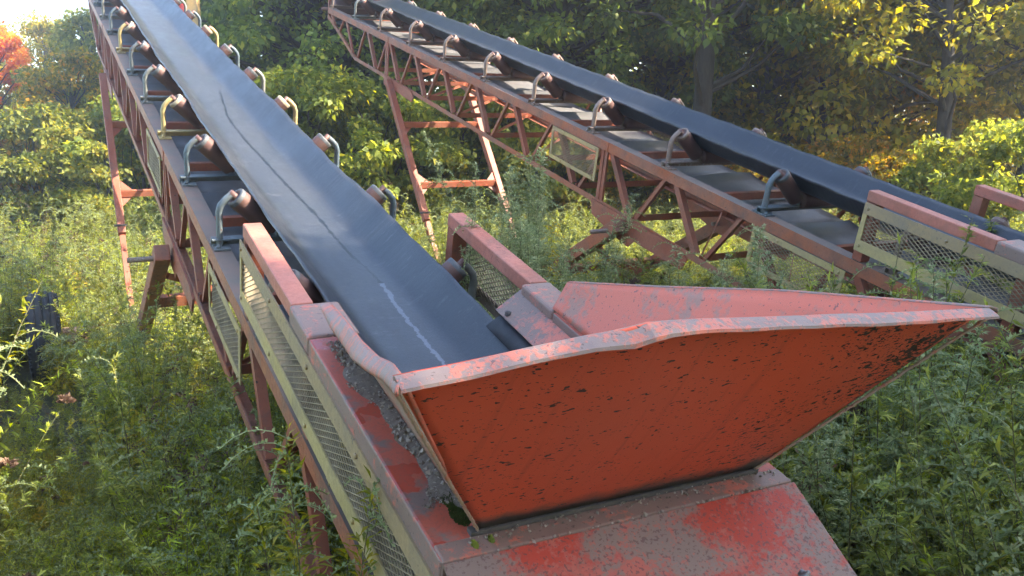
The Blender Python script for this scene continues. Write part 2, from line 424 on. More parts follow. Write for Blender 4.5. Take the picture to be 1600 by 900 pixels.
class MB:
    """collects shapes; build() links them as one mesh object"""
    def __init__(self, off=(0, 0, 0)):
        self.v = []; self.f = []; self.m = []; self.sm = []; self.off = np.array(off, float)
    def add(self, vs, fs, mat=0, smooth=False):
        n = len(self.v)
        self.v += [tuple(np.asarray(p, float) - self.off) for p in vs]
        for f in fs:
            self.f.append([n + i for i in f]); self.m.append(mat); self.sm.append(smooth)
    def prism(self, p0, p1, prof, xa, mat=0, caps=True, smooth=False, mats=None):
        """profile points (x, y) swept from p0 to p1; xa is roughly the profile's x direction"""
        p0, p1 = V3(p0), V3(p1)
        d = unit(p1 - p0); xa = unit(V3(xa) - d * np.dot(xa, d)); ya = np.cross(d, xa)
        n = len(prof)
        vs = [p0 + xa * a + ya * b for a, b in prof] + [p1 + xa * a + ya * b for a, b in prof]
        self.add(vs, [], mat)
        base = len(self.v) - 2 * n
        for i in range(n):
            j = (i + 1) % n
            self.f.append([base + i, base + j, base + n + j, base + n + i]); self.m.append(mats[i] if mats else mat); self.sm.append(smooth)
        if caps:
            self.f.append([base + n - 1 - i for i in range(n)]); self.m.append(mat); self.sm.append(False)
            self.f.append([base + n + i for i in range(n)]); self.m.append(mat); self.sm.append(False)
    def beam(self, p0, p1, a, b, xa=(0, 0, 1), mat=0):
        self.prism(p0, p1, [(-a / 2, -b / 2), (a / 2, -b / 2), (a / 2, b / 2), (-a / 2, b / 2)], xa, mat)
    def angle(self, p0, p1, A, B, t, la, lb, mat=0, mat2=None):
        """angle iron with its heel on the line p0-p1; legs of length la along A and lb along B"""
        p0, p1 = V3(p0), V3(p1); A = V3(A); B = V3(B)
        prof = [(0, 0), (la, 0), (la, t), (t, t), (t, lb), (0, lb)]
        vs = [p0 + A * a + B * b for a, b in prof] + [p1 + A * a + B * b for a, b in prof]
        fs = [[i, (i + 1) % 6, 6 + (i + 1) % 6, 6 + i] for i in range(6)]
        flip = np.dot(np.cross(A, B), p1 - p0) < 0
        if flip: fs = [f[::-1] for f in fs]
        n = len(self.v)
        self.add(vs, fs, mat)
        if mat2 is not None:
            self.m[-6] = mat2
        c0 = [[0, 3, 2, 1], [0, 5, 4, 3]]; c1 = [[6, 7, 8, 9], [6, 9, 10, 11]]
        for f in c0 + c1:
            f = f[::-1] if flip else f
            self.f.append([n + i for i in f]); self.m.append(mat); self.sm.append(False)
    def box(self, lo, hi, mat=0, topmat=None):
        x0, y0, z0 = lo; x1, y1, z1 = hi
        vs = [(x0, y0, z0), (x1, y0, z0), (x1, y1, z0), (x0, y1, z0), (x0, y0, z1), (x1, y0, z1), (x1, y1, z1), (x0, y1, z1)]
        self.add(vs, [[0, 3, 2, 1], [4, 5, 6, 7], [0, 1, 5, 4], [1, 2, 6, 5], [2, 3, 7, 6], [3, 0, 4, 7]], mat)
        if topmat is not None: self.m[-5] = topmat
    def tube(self, pts, r, n=10, mat=0, caps=True, smooth=True):
        pts = [V3(p) for p in pts]
        rs = r if isinstance(r, (list, tuple)) else [r] * len(pts)
        t = unit(pts[1] - pts[0]); a = unit(np.cross(t, (0.31, 0.2, 0.93))); rings = []
        for i, p in enumerate(pts):
            t = unit(pts[min(i + 1, len(pts) - 1)] - pts[max(i - 1, 0)])
            a = unit(a - t * np.dot(a, t)); b = np.cross(t, a)
            rings.append([p + rs[i] * (a * math.cos(k * 2 * math.pi / n) + b * math.sin(k * 2 * math.pi / n)) for k in range(n)])
        vs = [q for r_ in rings for q in r_]
        fs = [[i * n + k, i * n + (k + 1) % n, (i + 1) * n + (k + 1) % n, (i + 1) * n + k] for i in range(len(pts) - 1) for k in range(n)]
        self.add(vs, fs, mat, smooth)
        if caps:
            base = len(self.v) - len(vs)
            self.f.append([base + n - 1 - k for k in range(n)]); self.m.append(mat); self.sm.append(False)
            self.f.append([base + (len(pts) - 1) * n + k for k in range(n)]); self.m.append(mat); self.sm.append(False)
    def lathe(self, c, axis, prof, n=28, mat=0, mats=None):
        """(radius, along) profile turned round the axis through c"""
        c = V3(c); d = unit(V3(axis)); a = unit(np.cross(d, (0.3, 0.1, 0.95))); b = np.cross(d, a)
        vs = []
        for r, t in prof:
            for k in range(n):
                an = 2 * math.pi * k / n
                vs.append(c + d * t + r * (a * math.cos(an) + b * math.sin(an)))
        base = len(self.v)
        self.add(vs, [], mat)
        for i in range(len(prof) - 1):
            for k in range(n):
                self.f.append([base + i * n + k, base + i * n + (k + 1) % n, base + (i + 1) * n + (k + 1) % n, base + (i + 1) * n + k])
                self.m.append(mats[i] if mats else mat); self.sm.append(True)
        for i, rev in ((0, True), (len(prof) - 1, False)):
            if prof[i][0] > 1e-4:
                idx = [base + i * n + k for k in range(n)]
                self.f.append(idx[::-1] if rev else idx); self.m.append(mats[0] if mats else mat); self.sm.append(False)
    def grid(self, rows, mat=0, smooth=True, flip=False):
        nr, nc = len(rows), len(rows[0])
        fs = []
        for i in range(nr - 1):
            for j in range(nc - 1):
                f = [i * nc + j, i * nc + j + 1, (i + 1) * nc + j + 1, (i + 1) * nc + j]
                fs.append(f[::-1] if flip else f)
        self.add([p for r in rows for p in r], fs, mat, smooth)
    def mesh(self, name, mats):
        me = bpy.data.meshes.new(name)
        me.from_pydata(self.v, [], self.f)
        for m in mats: me.materials.append(m)
        me.polygons.foreach_set('material_index', self.m)
        me.polygons.foreach_set('use_smooth', self.sm)
        me.update()
        return me

def link(name, data, parent=None, loc=None):
    o = bpy.data.objects.new(name, data)
    C.objects.link(o)
    if parent is not None: o.parent = parent
    if loc is not None: o.location = loc
    return o
def tag(o, label=None, cat=None, group=None, kind=None):
    if label: o['label'] = label
    if cat: o['category'] = cat
    if group: o['group'] = group
    if kind: o['kind'] = kind
    return o
def bevel(o, w, seg=2):
    b = o.modifiers.new('bevel', 'BEVEL'); b.width = w; b.segments = seg; b.limit_method = 'ANGLE'; b.angle_limit = math.radians(40)
    return o
def solid(o, t, off=-1):
    s = o.modifiers.new('thickness', 'SOLIDIFY'); s.thickness = t; s.offset = off
    return o

# ------------------------------------------------------------------ ground
def make_ground():
    xs = np.concatenate([[-900, -300, -120, -60], np.arange(-40, 41, 2.0), [60, 120, 300, 900]])
    ys = np.concatenate([[-300, -60, -20], np.arange(-10, 61, 2.0), [90, 160, 400, 1200]])
    g = random.Random(2)
    mb = MB()
    rows = []
    for y in ys:
        rows.append([(x, y, (g.uniform(-.06, .06) if abs(x) < 40 and -10 < y < 60 else 0)) for x in xs])
    mb.grid(rows, smooth=True)
    o = link('ground', mb.mesh('ground', [M['ground']]))
    tag(o, kind='structure')
make_ground()
def make_ramp():
    # the earth loading ramp the photograph is taken from, behind the hopper and below the frame
    g = random.Random(4); b = MB(); rows = []
    for y, z in ((1.75, -.3), (1.45, .55), (1.1, .95), (-1, 1.1), (-5, 1.0), (-9, .6), (-16, -.3)):
        rows.append([(x, y + g.uniform(-.1, .1), (z if -4 < x < 7 else -.4) + g.uniform(-.05, .05)) for x in (-7, -5.5, -4.2, -3.4, -2, 0, 2, 4, 6, 6.9, 8, 10)])
    b.grid(rows, 0, True)
    tag(link('loading_ramp', b.mesh('loading_ramp', [M['ground']])), kind='structure')
make_ramp()

# ------------------------------------------------------------------ conveyors
HW = 0.5704                     # half the truss width
D = 1.22                        # idler spacing
CH = (0, 4, 8)
cache = {}
def shared(key, fn):
    if key not in cache: cache[key] = fn()
    return cache[key]
def mb(): return MB(BASE)

def truss(root):
    for sg in (-1, 1):
        def top(sg=sg):
            b = mb(); x = sg * HW
            b.angle((x, -3.45, 0), (x, 11.1, 0), (-sg, 0, 0), (0, 0, -1), 0.011, 0.105, 0.09, 0)
            for i, m_ in enumerate(b.m): pass
            # the top flange carries dirt, the outer leg paint
            for i, f in enumerate(b.f):
                zs = [b.v[k][2] + BASE[2] for k in f]
                if max(zs) - min(zs) < 1e-4 and max(zs) > -0.001: b.m[i] = 1
            # splice plates on the flange joints
            for s in (2.12, 8.1):
                b.box((min(x, x + sg * .006), s - .06, -.088), (max(x, x + sg * .006), s + .06, -.004), 0)
            return b.mesh('top_chord', [M['chord'], M['chordtop']])
        link('top_chord', shared(('top', sg), top), root)
        def bot(sg=sg):
            b = mb(); x = sg * HW
            pts = [(x, -3.1, -.615), (x, 9.55, -.615), (x, 11.06, -.175)]
            for p, q in zip(pts[:-1], pts[1:]):
                d = unit(V3(q) - V3(p)); up = np.cross((1, 0, 0), d); up = up if up[2] > 0 else -up
                b.angle(p, q, (-sg, 0, 0), up, 0.009, 0.07, 0.055)
            return b.mesh('bottom_chord', [M['chord']])
        link('bottom_chord', shared(('bot', sg), bot), root)
        def heavy(sg=sg):
            b = MB(); x = sg * (HW - .012)
            p, q = V3((x, 0.02, -.085)), V3((x, -.37, -.565)); d = unit(q - p)
            side = unit(np.cross((1, 0, 0), d)); side = side if side[1] > 0 else -side
            b.angle(p - side * .03, q - side * .03, side, (-sg, 0, 0), .007, .058, .05)
            return b.mesh('brace', [M['red']])
        def thin(sg=sg):
            b = MB(); x = sg * (HW - .022)
            p, q = V3((x, .18, -.088)), V3((x, .51, -.565)); d = unit(q - p)
            side = unit(np.cross((1, 0, 0), d)); side = side if side[1] > 0 else -side
            b.angle(p - side * .018, q - side * .018, side, (-sg, 0, 0), .006, .036, .034)
            return b.mesh('diagonal', [M['red']])
        hm, tm = shared(('heavy', sg), heavy), shared(('thin', sg), thin)
        for n in range(-2, 10):
            link('brace', hm, root, (0, n - BASE[1], -BASE[2]))
            link('diagonal', tm, root, (0, n - BASE[1], -BASE[2]))
        # shortened braces in the tapering head section
        for p, q, big in (((10.05, -.088), (9.68, -.54), 1), ((10.22, -.088), (10.45, -.325), 0), ((10.9, -.088), (10.68, -.26), 1)):
            def sb(p=p, q=q, big=big, sg=sg):
                b = mb(); x = sg * (HW - .015)
                b.beam((x, p[0], p[1]), (x, q[0], q[1]), .052 if big else .034, .03, (0, 1, 0))
                return b.mesh('brace', [M['red']])
            link('brace', shared(('sb', p, sg), sb), root)
        def endpost(sg=sg):
            b = mb(); x = sg * HW
            b.angle((x, 11.1, -.2), (x, 11.1, .36), (-sg, 0, 0), (0, -1, 0), .008, .06, .05)
            return b.mesh('end_post', [M['red']])
        link('end_post', shared(('endpost', sg), endpost), root)
        for s in (2.12, 8.1):
            def post(s=s, sg=sg):
                b = mb(); x = sg * HW
                b.beam((x - sg * .012, s + .026, -.09), (x - sg * .012, s + .026 - .02, -.57), .02, .048, (1, 0, 0))
                b.beam((x - sg * .018, s - .026, -.09), (x - sg * .018, s - .026 - .02, -.57), .02, .048, (1, 0, 0))
                return b.mesh('splice_post', [M['red']])
            link('splice_post', shared(('post', s, sg), post), root)
        # gusset plates under the two hinge points of the undercarriage
        def gusset(sg=sg):
            b = mb(); x = sg * (HW + .004)
            b.prism((x, 0, 0), (x + sg * .012, 0, 0), [], (0, 1, 0)) if False else None
            poly = [(8.12, -.57), (8.10, -.70), (7.55, -.70), (6.95, -.715), (6.9, -.635), (7.0, -.57)]
            vs = [(x, s, w) for s, w in poly] + [(x + sg * .012, s, w) for s, w in poly]
            n = len(poly)
            fs = [list(range(n)), list(range(2 * n - 1, n - 1, -1))] + [[i, i + n, (i + 1) % n + n, (i + 1) % n] for i in range(n)]
            if sg > 0: fs = [f[::-1] for f in fs]
            b.add(vs, fs)
            return b.mesh('gusset_plate', [M['red']])
        link('gusset_plate', shared(('gusset', sg), gusset), root)
        def gusset2(sg=sg):
            b = mb(); x = sg * (HW + .004)
            poly = [(2.2, -.58), (2.15, -.72), (1.72, -.80), (1.5, -.82), (1.42, -.74), (.72, -.735), (.66, -.62), (.8, -.575)]
            vs = [(x, s, w) for s, w in poly] + [(x + sg * .014, s, w) for s, w in poly]
            n = len(poly)
            fs = [list(range(n)), list(range(2 * n - 1, n - 1, -1))] + [[i, i + n, (i + 1) % n + n, (i + 1) % n] for i in range(n)]
            if sg > 0: fs = [f[::-1] for f in fs]
            b.add(vs, fs)
            return b.mesh('hinge_plate', [M['red']])
        link('hinge_plate', shared(('gusset2', sg), gusset2), root)
    # cross members: flat red bars under the carrying run and angle bars between the bottom chords
    def cross():
        b = MB(); b.beam((-HW + .02, 0, -.045), (HW - .02, 0, -.045), .06, .045, (0, 0, 1)); return b.mesh('cross_member', [M['red']])
    def cross2():
        b = MB(); b.angle((-HW + .012, 0, -.6), (HW - .012, 0, -.6), (0, 1, 0), (0, 0, 1), .007, .06, .06); return b.mesh('bottom_cross_member', [M['red']])
    def lat():
        b = MB(); b.beam((-HW + .05, 0, -.575), (HW - .05, 1.0, -.575), .035, .008, (0, 0, 1)); return b.mesh('sway_brace', [M['red']])
    for i in range(-2, 9):
        link('cross_member', shared('cross', cross), root, (0, i * D + .55 - BASE[1], -BASE[2]))
    for n in range(-2, 10):
        link('bottom_cross_member', shared('cross2', cross2), root, (0, n - .45 - BASE[1], -BASE[2]))
        if n < 9: link('sway_brace', shared('lat', lat), root, (0, n - .42 - BASE[1], -BASE[2]))
    # weathered cover sheets between carrying and return run
    for i in range(-2, 9):
        k = i % 4
        def sheet(k=k):
            g = random.Random(40 + k); b = MB()
            a, c = g.uniform(.0, .05), g.uniform(.0, .05)
            rows = []
            for t in np.linspace(0, 1, 7):
                rows.append([(v, .04 + t * 1.2, -.135 + a * t + .02 * math.sin(t * 3 + k) + .012 * math.sin(v * 7 + k) * c * 20 + (.035 if t > .99 else 0)) for v in np.linspace(-.44, .44, 7)])
            b.grid(rows)
            return b.mesh('cover_sheet', [M['deck']])
        o = link('cover_sheet', shared(('sheet', k), sheet), root, (0, i * D - BASE[1], -BASE[2]))
        solid(o, .006)

def idlers(root, colours):
    def roller_mesh(capm):
        def f():
            b = MB(); L, r = .29, .062
            prof = [(.018, -.02), (.03, -.02), (.03, -.001), (.05, 0), (r - .004, .003), (r, .01), (r, L - .028), (r, L - .01), (r - .004, L - .003), (.045, L), (.04, L - .014), (.03, L - .014), (.02, L), (.02, L + .035), (.001, L + .035)]
            ms = [0] * len(prof); ms[6] = 1; ms[7] = 1; ms[8] = 1
            b.lathe((0, 0, 0), (0, 0, 1), prof, 22, 0, ms)
            return b.mesh('roller', [M['roller'], capm])
        return f
    def centre_mesh():
        b = MB(); L, r = .34, .06
        b.lathe((-L / 2, 0, 0), (1, 0, 0), [(.02, -.02), (.02, 0), (r - .003, .001), (r, .008), (r, L - .008), (r - .003, L - .001), (.02, L), (.02, L + .02)], 20)
        return b.mesh('roller', [M['roller']])
    a = math.radians(43)
    for i in range(-2, 10):
        col = colours[(i + 2) % len(colours)]
        capm = {'cream': 'rollercap', 'blue': 'capgrey', 'sage': 'capgrey', 'rust': 'rust'}[col]
        def base(col=col):
            b = MB()
            b.angle((-HW + .005, .03, .055), (HW - .005, .03, .055), (0, -1, 0), (0, 0, -1), .008, .06, .05)
            for sg in (-1, 1):
                x = sg * (HW - .055)
                b.box((x - .045, -.075, .003), (x + .045, .075, .013))
                for y in (-.05, .05):
                    b.lathe((x - .02, y, .013), (0, 0, 1), [(.013, 0), (.013, .012), (.006, .012), (.006, .022), (.001, .022)], 6)
                x2 = sg * .195
                b.beam((x2, .0, .05), (x2, 0, .115), .05, .01, (0, 1, 0))
            return b.mesh('idler', [M[col]])
        o = link('idler', shared(('idler', col), base), root, (0, i * D - BASE[1], -BASE[2]))
        for sg in (-1, 1):
            def brk(col=col, sg=sg):
                b = MB(); x = sg * (HW - .05)
                q = [(x, 0, .01), (x, 0, .17), (x + sg * .002, 0, .215), (x - sg * .010, 0, .255), (x - sg * .038, 0, .287), (x - sg * .068, 0, .312)]
                n_ = len(q)
                # flattened pipe: wider along the travel
                rings = []
                for j, p in enumerate(q):
                    t = unit(V3(q[min(j + 1, n_ - 1)]) - V3(q[max(j - 1, 0)])); nn = np.cross(t, (0, 1, 0))
                    rings.append([V3(p) + nn * (.019 * math.cos(w)) + V3((0, 1, 0)) * (.027 * math.sin(w)) for w in np.linspace(0, 2 * math.pi, 10, endpoint=False)])
                vs = [p for r in rings for p in r]
                fs = [[j * 10 + k, j * 10 + (k + 1) % 10, (j + 1) * 10 + (k + 1) % 10, (j + 1) * 10 + k] for j in range(n_ - 1) for k in range(10)]
                b.add(vs, [f[::-1] for f in fs], 0, True)
                b.add([vs[(n_ - 1) * 10 + k] for k in range(10)], [list(range(9, -1, -1))])
                return b.mesh('bracket', [M[col]])
            link('bracket', shared(('brk', col, sg), brk), o)
            r = link('roller', shared(('roller', capm), roller_mesh(M[capm])), o, (sg * .222, 0, .105))
            r.rotation_euler = (0, sg * (math.pi / 2 - a), 0)
        link('roller', shared('croller', centre_mesh), o, (0, 0, .092))

def belt_profile(T, wob):
    """points across the belt (v, w) for trough factor T"""
    out = []; N = 12; da = .39 / N
    pts = [(0.0, 0.0)]
    for j in range(N):
        a = (j + .5) * da
        t = min(max((a - .125) / .1, 0), 1); t = t * t * (3 - 2 * t)
        an = math.radians(45) * T * t
        pts.append((pts[-1][0] + da * math.cos(an), pts[-1][1] + da * math.sin(an)))
    return [(-p[0], p[1]) for p in pts[:0:-1]] + pts

def make_belt(root, mat, seed):
    amp = 1.0 if seed == 3 else 0.35
    g = np.random.RandomState(seed)
    b = mb(); rows = []
    ph = g.uniform(0, 6, 6)
    S = np.arange(-3.2, 11.21, .06)
    for s in S:
        T = min(1, max(0, (s + 3.3) / .7)) * min(1, max(0, (11.25 - s) / 1.1))
        sag = amp * .008 * (1 - math.cos(2 * math.pi * s / D)) * .5
        row = []
        pr = belt_profile(T, 0)
        sh = .008 * math.sin(s * .45 + ph[0]) + .003 * math.sin(s * 1.3 + ph[1])
        for v, w in pr:
            e = max(0, abs(v) - .16) / .17
            wv = amp * e * (.006 * math.sin(s * 2.1 + ph[2] + (1 if v > 0 else 0)) + .003 * math.sin(s * 5.3 + ph[3] * (1 if v > 0 else 2))) + e * e * .003 * math.sin(s * 17 + ph[4])
            row.append((v * (1 - .012 * e * math.sin(s * 3 + ph[5])) + sh, s, .158 + w - sag + wv - (1 - T) * .01))
        rows.append(row)
    # round the head pulley, back on the return side, round the tail pulley
    def flat(s, w): return [(v, s, w) for v in np.linspace(-.385, .385, len(rows[0]))]
    for an in np.linspace(0, math.pi, 9): rows.append(flat(11.27 + .2 * math.sin(an), -.052 + .2 * math.cos(an)))
    for s in np.linspace(10.9, -2.8, 46): rows.append(flat(s, -.165 - .07 * max(0, 1 - (s + 2.8) / 1.2) - .08 * max(0, 1 - (10.9 - s) / 1.0)))
    for an in np.linspace(math.pi, 2 * math.pi, 9): rows.append(flat(-3.2 + .19 * math.sin(an), -.045 + .19 * math.cos(an)))
    rows.append(rows[0])
    b.grid(rows, 0, True)
    o = link('belt', b.mesh('belt', [mat]), root)
    solid(o, .013, 0)
    for key, s, r in (('head_pulley', 11.27, .185), ('tail_pulley', -3.2, .175)):
        def pl(s=s, r=r):
            q = mb(); q.lathe((-.43, s, -.05), (1, 0, 0), [(.03, -.2), (.03, 0), (r - .01, .002), (r, .01), (r, .85), (r - .01, .858), (.03, .86), (.03, 1.06)], 26)
            return q.mesh(key, [M['roller']])
        link(key, shared(key, pl), root)

def guard_mesh(L, H, cw=.050, chh=.026, t=.0019):
    """expanded metal: a lattice of bent strands in the plane x = 0, length L along y, height H along z"""
    b = MB()
    nr = int(H / chh); nc = int(L / cw)
    def bar(p, q):
        p, q = V3(p), V3(q); d = unit(q - p); n_ = np.cross(d, (1, 0, 0)) * t; x = V3((.0022, 0, 0))
        vs = [p - n_ - x, p + n_ - x, p + n_ + x, p - n_ + x, q - n_ - x, q + n_ - x, q + n_ + x, q - n_ + x]
        b.add(vs, [[0, 1, 5, 4], [1, 2, 6, 5], [2, 3, 7, 6], [3, 0, 4, 7]])
    for r in range(nr):
        z0 = r * chh
        for c in range(nc):
            y0 = c * cw
            bar((0, y0, z0 + chh / 2), (0, y0 + cw / 2, z0 + chh)); bar((0, y0 + cw / 2, z0 + chh), (0, y0 + cw, z0 + chh / 2))
            bar((0, y0, z0 + chh / 2), (0, y0 + cw / 2, z0)); bar((0, y0 + cw / 2, z0), (0, y0 + cw, z0 + chh / 2))
    return b.mesh('wire_mesh', [M['wire']])

def guards(root, right_tall):
    specs = [('low', 2.19, 3.08, -.415, -.09, .038, 'cream', 'cream'), ('low2', -.92, .0, -.40, -.092, .045, 'cream', 'cream'), ('tall', -3.42, -.935, .075, .40, .075, 'tan', 'cream')]
    for key, s0, s1, w0, w1, bw, mt, mt2 in specs:
        for sg in (-1, 1):
            if sg > 0 and key == 'tall' and not right_tall: continue
            x = sg * (HW + .014)
            o = bpy.data.objects.new('guard', None); C.objects.link(o); o.parent = root
            o.location = (0, 0, 0)
            bars = [((s0, w1 - bw / 2), (s1, w1 - bw / 2), bw), ((s0, w0 + bw / 2), (s1, w0 + bw / 2), bw), ((s1 - .018, w0 + bw + .001), (s1 - .018, w1 - bw - .001), .036), ((s0 + .018, w0 + bw + .001), (s0 + .018, w1 - bw - .001), .036)]
            for j, (p, q, h) in enumerate(bars):
                def bar(p=p, q=q, h=h, x=x, sg=sg, key=key, j=j):
                    b = mb()
                    if j < 2: b.beam((x, p[0], p[1]), (x, q[0], q[1]), h, .007, (0, 0, 1))
                    else: b.beam((x, p[0], p[1]), (x, q[0], q[1]), .036, .007, (0, 1, 0))
                    if j < 2:
                        for s in np.arange(p[0] + .05, q[0], .6):
                            b.lathe((x + sg * .003, s, p[1]), (sg, 0, 0), [(.010, 0), (.010, .007), (.001, .009)], 6)
                    # the tall frame is cream at its upper end and weathered further down: one long bar, two coats
                    return b.mesh('frame_bar', [M['rust' if sg > 0 else mt2 if (key != 'tall' or j == 2) else ('cream' if j == 1 else 'tan')]])
                link('frame_bar', shared(('gb', key, sg, j), bar), o)
            L, H = (s1 - s0) - .03, (w1 - w0) - bw
            me = shared(('gm', key), lambda: guard_mesh(L, H))
            w = link('wire_mesh', me, o, (x - sg * .008, s0 + .015 - BASE[1], w0 + bw / 2 - BASE[2]))

def rails(root):
    for sg in (-1, 1):
        x0, x1 = sorted((sg * HW, sg * (HW - .088)))
        def rail():
            b = mb(); b.box((x0, -1.86, .405), (x1, -.92, .475)); return b.mesh('rail', [M['rail']])
        bevel(link('rail', shared(('rail', sg), rail), root), .006)
        def post():
            b = mb(); b.box((x0 + .004, -1.0, .006), (x1 - .004, -.925, .402)); return b.mesh('rail_post', [M['red']])
        link('rail_post', shared(('rpost', sg), post), root)
        def post2():
            b = mb(); b.box((x0 + .006, -2.12, .006), (x1 - .006, -2.03, .402)); b.box((x0 + .006, -3.38, .006), (x1 - .006, -3.29, .36)); return b.mesh('rail_post', [M['red']])
        for s, top in ((-2.07, .402), (-3.33, .36)):
            def pst(s=s, top=top):
                b = mb(); b.box((x0 + .006, s - .04, .006), (x1 - .006, s + .04, top)); return b.mesh('rail_post', [M['red']])
            link('rail_post', shared(('rp2', sg, s), pst), root)

def lerp(a, b, t): return V3(a) * (1 - t) + V3(b) * t
def resample(pl, n):
    pl = [V3(p) for p in pl]
    d = [0]
    for a, b in zip(pl[:-1], pl[1:]): d.append(d[-1] + np.linalg.norm(b - a))
    out = []
    for t in np.linspace(0, d[-1], n):
        i = min(max(np.searchsorted(d, t) - 1, 0), len(pl) - 2)
        out.append(lerp(pl[i], pl[i + 1], (t - d[i]) / max(d[i + 1] - d[i], 1e-9)))
    return out

def hopper(root):
    h = bpy.data.objects.new('hopper', None); C.objects.link(h); h.parent = root
    P = lambda s, v, w: V3((v, s, w))
    # ---- front wall (tail end), leaning out towards the loading side
    top = [P(-3.70, -.842, 1.173), P(-3.705, -.739, 1.182), P(-3.715, -.612, 1.202), P(-3.726, -.478, 1.222), P(-3.733, -.40, 1.232), P(-3.745, -.33, 1.250), P(-3.731, -.169, 1.232), P(-3.72, .022, 1.21), P(-3.71, .233, 1.19), P(-3.70, .469, 1.166), P(-3.69, .84, 1.135)]
    bot = [P(-3.355, -.445, .480), P(-3.355, .485, .480)]
    N = 40
    tp = resample(top, N); bt = resample(bot, N)
    def front():
        b = mb(); rows = []
        for j in range(15):
            t = j / 14
            row = []
            for i in range(N):
                p = lerp(bt[i], tp[i], t)
                # hammered, slightly bellied sheet
                q = math.sin(math.pi * t) * math.sin(math.pi * i / (N - 1))
                p = p + V3((0, -.018 * q + .006 * math.sin(i * .35 + 1) * t * t, 0))
                row.append(p)
            rows.append(row)
        b.grid(rows, 0, True)
        return b.mesh('front_wall', [M['hopper'], M['inner']])
    o = link('front_wall', shared('front', front), h)
    s = solid(o, .008, 1); s = o.modifiers[-1]; s.material_offset = 1; s.material_offset_rim = 0; s.offset = -1
    # ---- folded rim along the front wall: leans outwards and down
    def rimf():
        b = mb(); rows = []
        prof = [(0.008, -.004), (.005, .001), (.000, .003), (-.016, .000), (-.033, -.005), (-.035, -.010)]
        for i, p in enumerate(tp):
            u = i / (N - 1)
            dent = math.exp(-((p[0] + .36) / .055) ** 2)
            wav = .0015 * math.sin(i * .37) + .001 * math.sin(i * 1.3)
            row = []
            for k, (ds, dw) in enumerate(prof):
                row.append(p + V3((0, ds * (1 + .03 * math.sin(i * .31)), dw + .001 - dent * .016 * (k / 5) + wav * (k / 5))))
            rows.append(row)
        b.grid(rows, 0, False, flip=True)
        return b.mesh('front_rim', [M['rimfront']])
    o = link('front_rim', shared('rimf', rimf), h); solid(o, .007, 0)
    # ---- side walls
    inn = [P(-2.14, -.499, .590), P(-2.3, -.514, .625), P(-2.5, -.545, .680), P(-2.8, -.602, .775), P(-3.15, -.679, .914), P(-3.45, -.756, 1.062), P(-3.705, -.832, 1.176)]
    inr = [P(-2.14, .501, .588), P(-2.6, .598, .755), P(-3.1, .706, .945), P(-3.69, .835, 1.140)]
    for sg, line, bx in ((-1, inn, -.445), (1, inr, .449)):
        tl = resample(line, 26); bl = resample([P(-2.14, bx, .476), P(-3.352, bx, .481)], 26)
        def side(sg=sg, tl=tl, bl=bl):
            b = mb(); rows = []
            for j in range(9):
                rows.append([lerp(bl[i], tl[i], j / 8) + V3((sg * .008 * math.sin(math.pi * j / 8) * math.sin(i * .3), 0, 0)) for i in range(26)])
            b.grid(rows, 0, True, flip=(sg > 0))
            return b.mesh('side_wall', [M['edge'], M['inner']])
        o = link('side_wall', shared(('side', sg), side), h)
        m_ = o.modifiers.new('thickness', 'SOLIDIFY'); m_.thickness = .008; m_.offset = -1; m_.material_offset = 1; m_.material_offset_rim = 1
    for p, q in ((bt[0] + V3((-.004, -.006, .004)), tp[0] + V3((0, -.004, -.02))), (bt[-1] + V3((.003, -.006, .004)), tp[-1] + V3((0, -.004, -.02)))):
        def weld(p=p, q=q):
            b = mb(); g = random.Random(3); pts = [lerp(p, q, t) + V3((g.uniform(-.001, .001), g.uniform(-.001, .001), 0)) for t in np.linspace(0, 1, 60)]
            b.tube(pts, [.004 + .0012 * (i % 2) for i in range(60)], 6); return b.mesh('weld_bead', [M['edge']])
        link('weld_bead', shared(('weld', round(float(p[0]), 2)), weld), h)
    # ---- bent rim flange of the left wall, folded outwards
    outl = [P(-2.12, -.530, .585), P(-2.3, -.542, .585), P(-2.5, -.565, .630), P(-2.8, -.626, .732), P(-3.15, -.702, .888), P(-3.45, -.772, 1.035), P(-3.735, -.850, 1.168)]
    a_, c_ = resample(inn, 30), resample(outl, 30)
    def riml():
        b = mb(); rows = []
        for i in range(30):
            m1 = lerp(a_[i], c_[i], .45) + V3((.002, 0, .005)); rows.append([a_[i] + V3((.004, 0, .002)), lerp(a_[i], m1, .5) + V3((0, 0, .003)), m1, lerp(m1, c_[i], .55) + V3((-.002, 0, .002)), c_[i], c_[i] + V3((.002, 0, -.009))])
        b.grid(rows, 0, True, flip=True)
        return b.mesh('left_rim', [M['rimside']])
    o = link('side_rim', shared('riml', riml), h); solid(o, .006, 0)
    tr = resample(inr, 24)
    def rimr():
        b = mb(); rows = []
        for p in tr:
            rows.append([p + V3((-.006, 0, .004)), p + V3((.012, 0, .006)), p + V3((.045, 0, -.004)), p + V3((.05, 0, -.016))])
        b.grid(rows, 0, True)
        return b.mesh('right_rim', [M['rimfront']])
    o = link('side_rim', shared('rimr', rimr), h); solid(o, .006, 0)
    # ---- ledge frame round the foot of the hopper
    for sg in (-1, 1):
        xo, xi = sg * (HW + .010), sg * .438
        lo, hi = sorted((xo, xi))
        def ledge(lo=lo, hi=hi):
            b = mb(); b.box((lo, -3.43, .392), (hi, -2.155, .470), 1, 0); return b.mesh('ledge', [M['ledge'], M['cap']])
        bevel(link('ledge', shared(('ledge', sg), ledge), h), .008)
        def cap(lo=lo, hi=hi, sg=sg):
            b = mb()
            a, c = (lo, hi + .055) if sg < 0 else (lo - .0, hi)
            b.box((a, -2.15, .392), (c, -1.862, .4745)); return b.mesh('end_cap', [M['cap']])
        bevel(link('end_cap', shared(('cap', sg), cap), h), .014, 3)
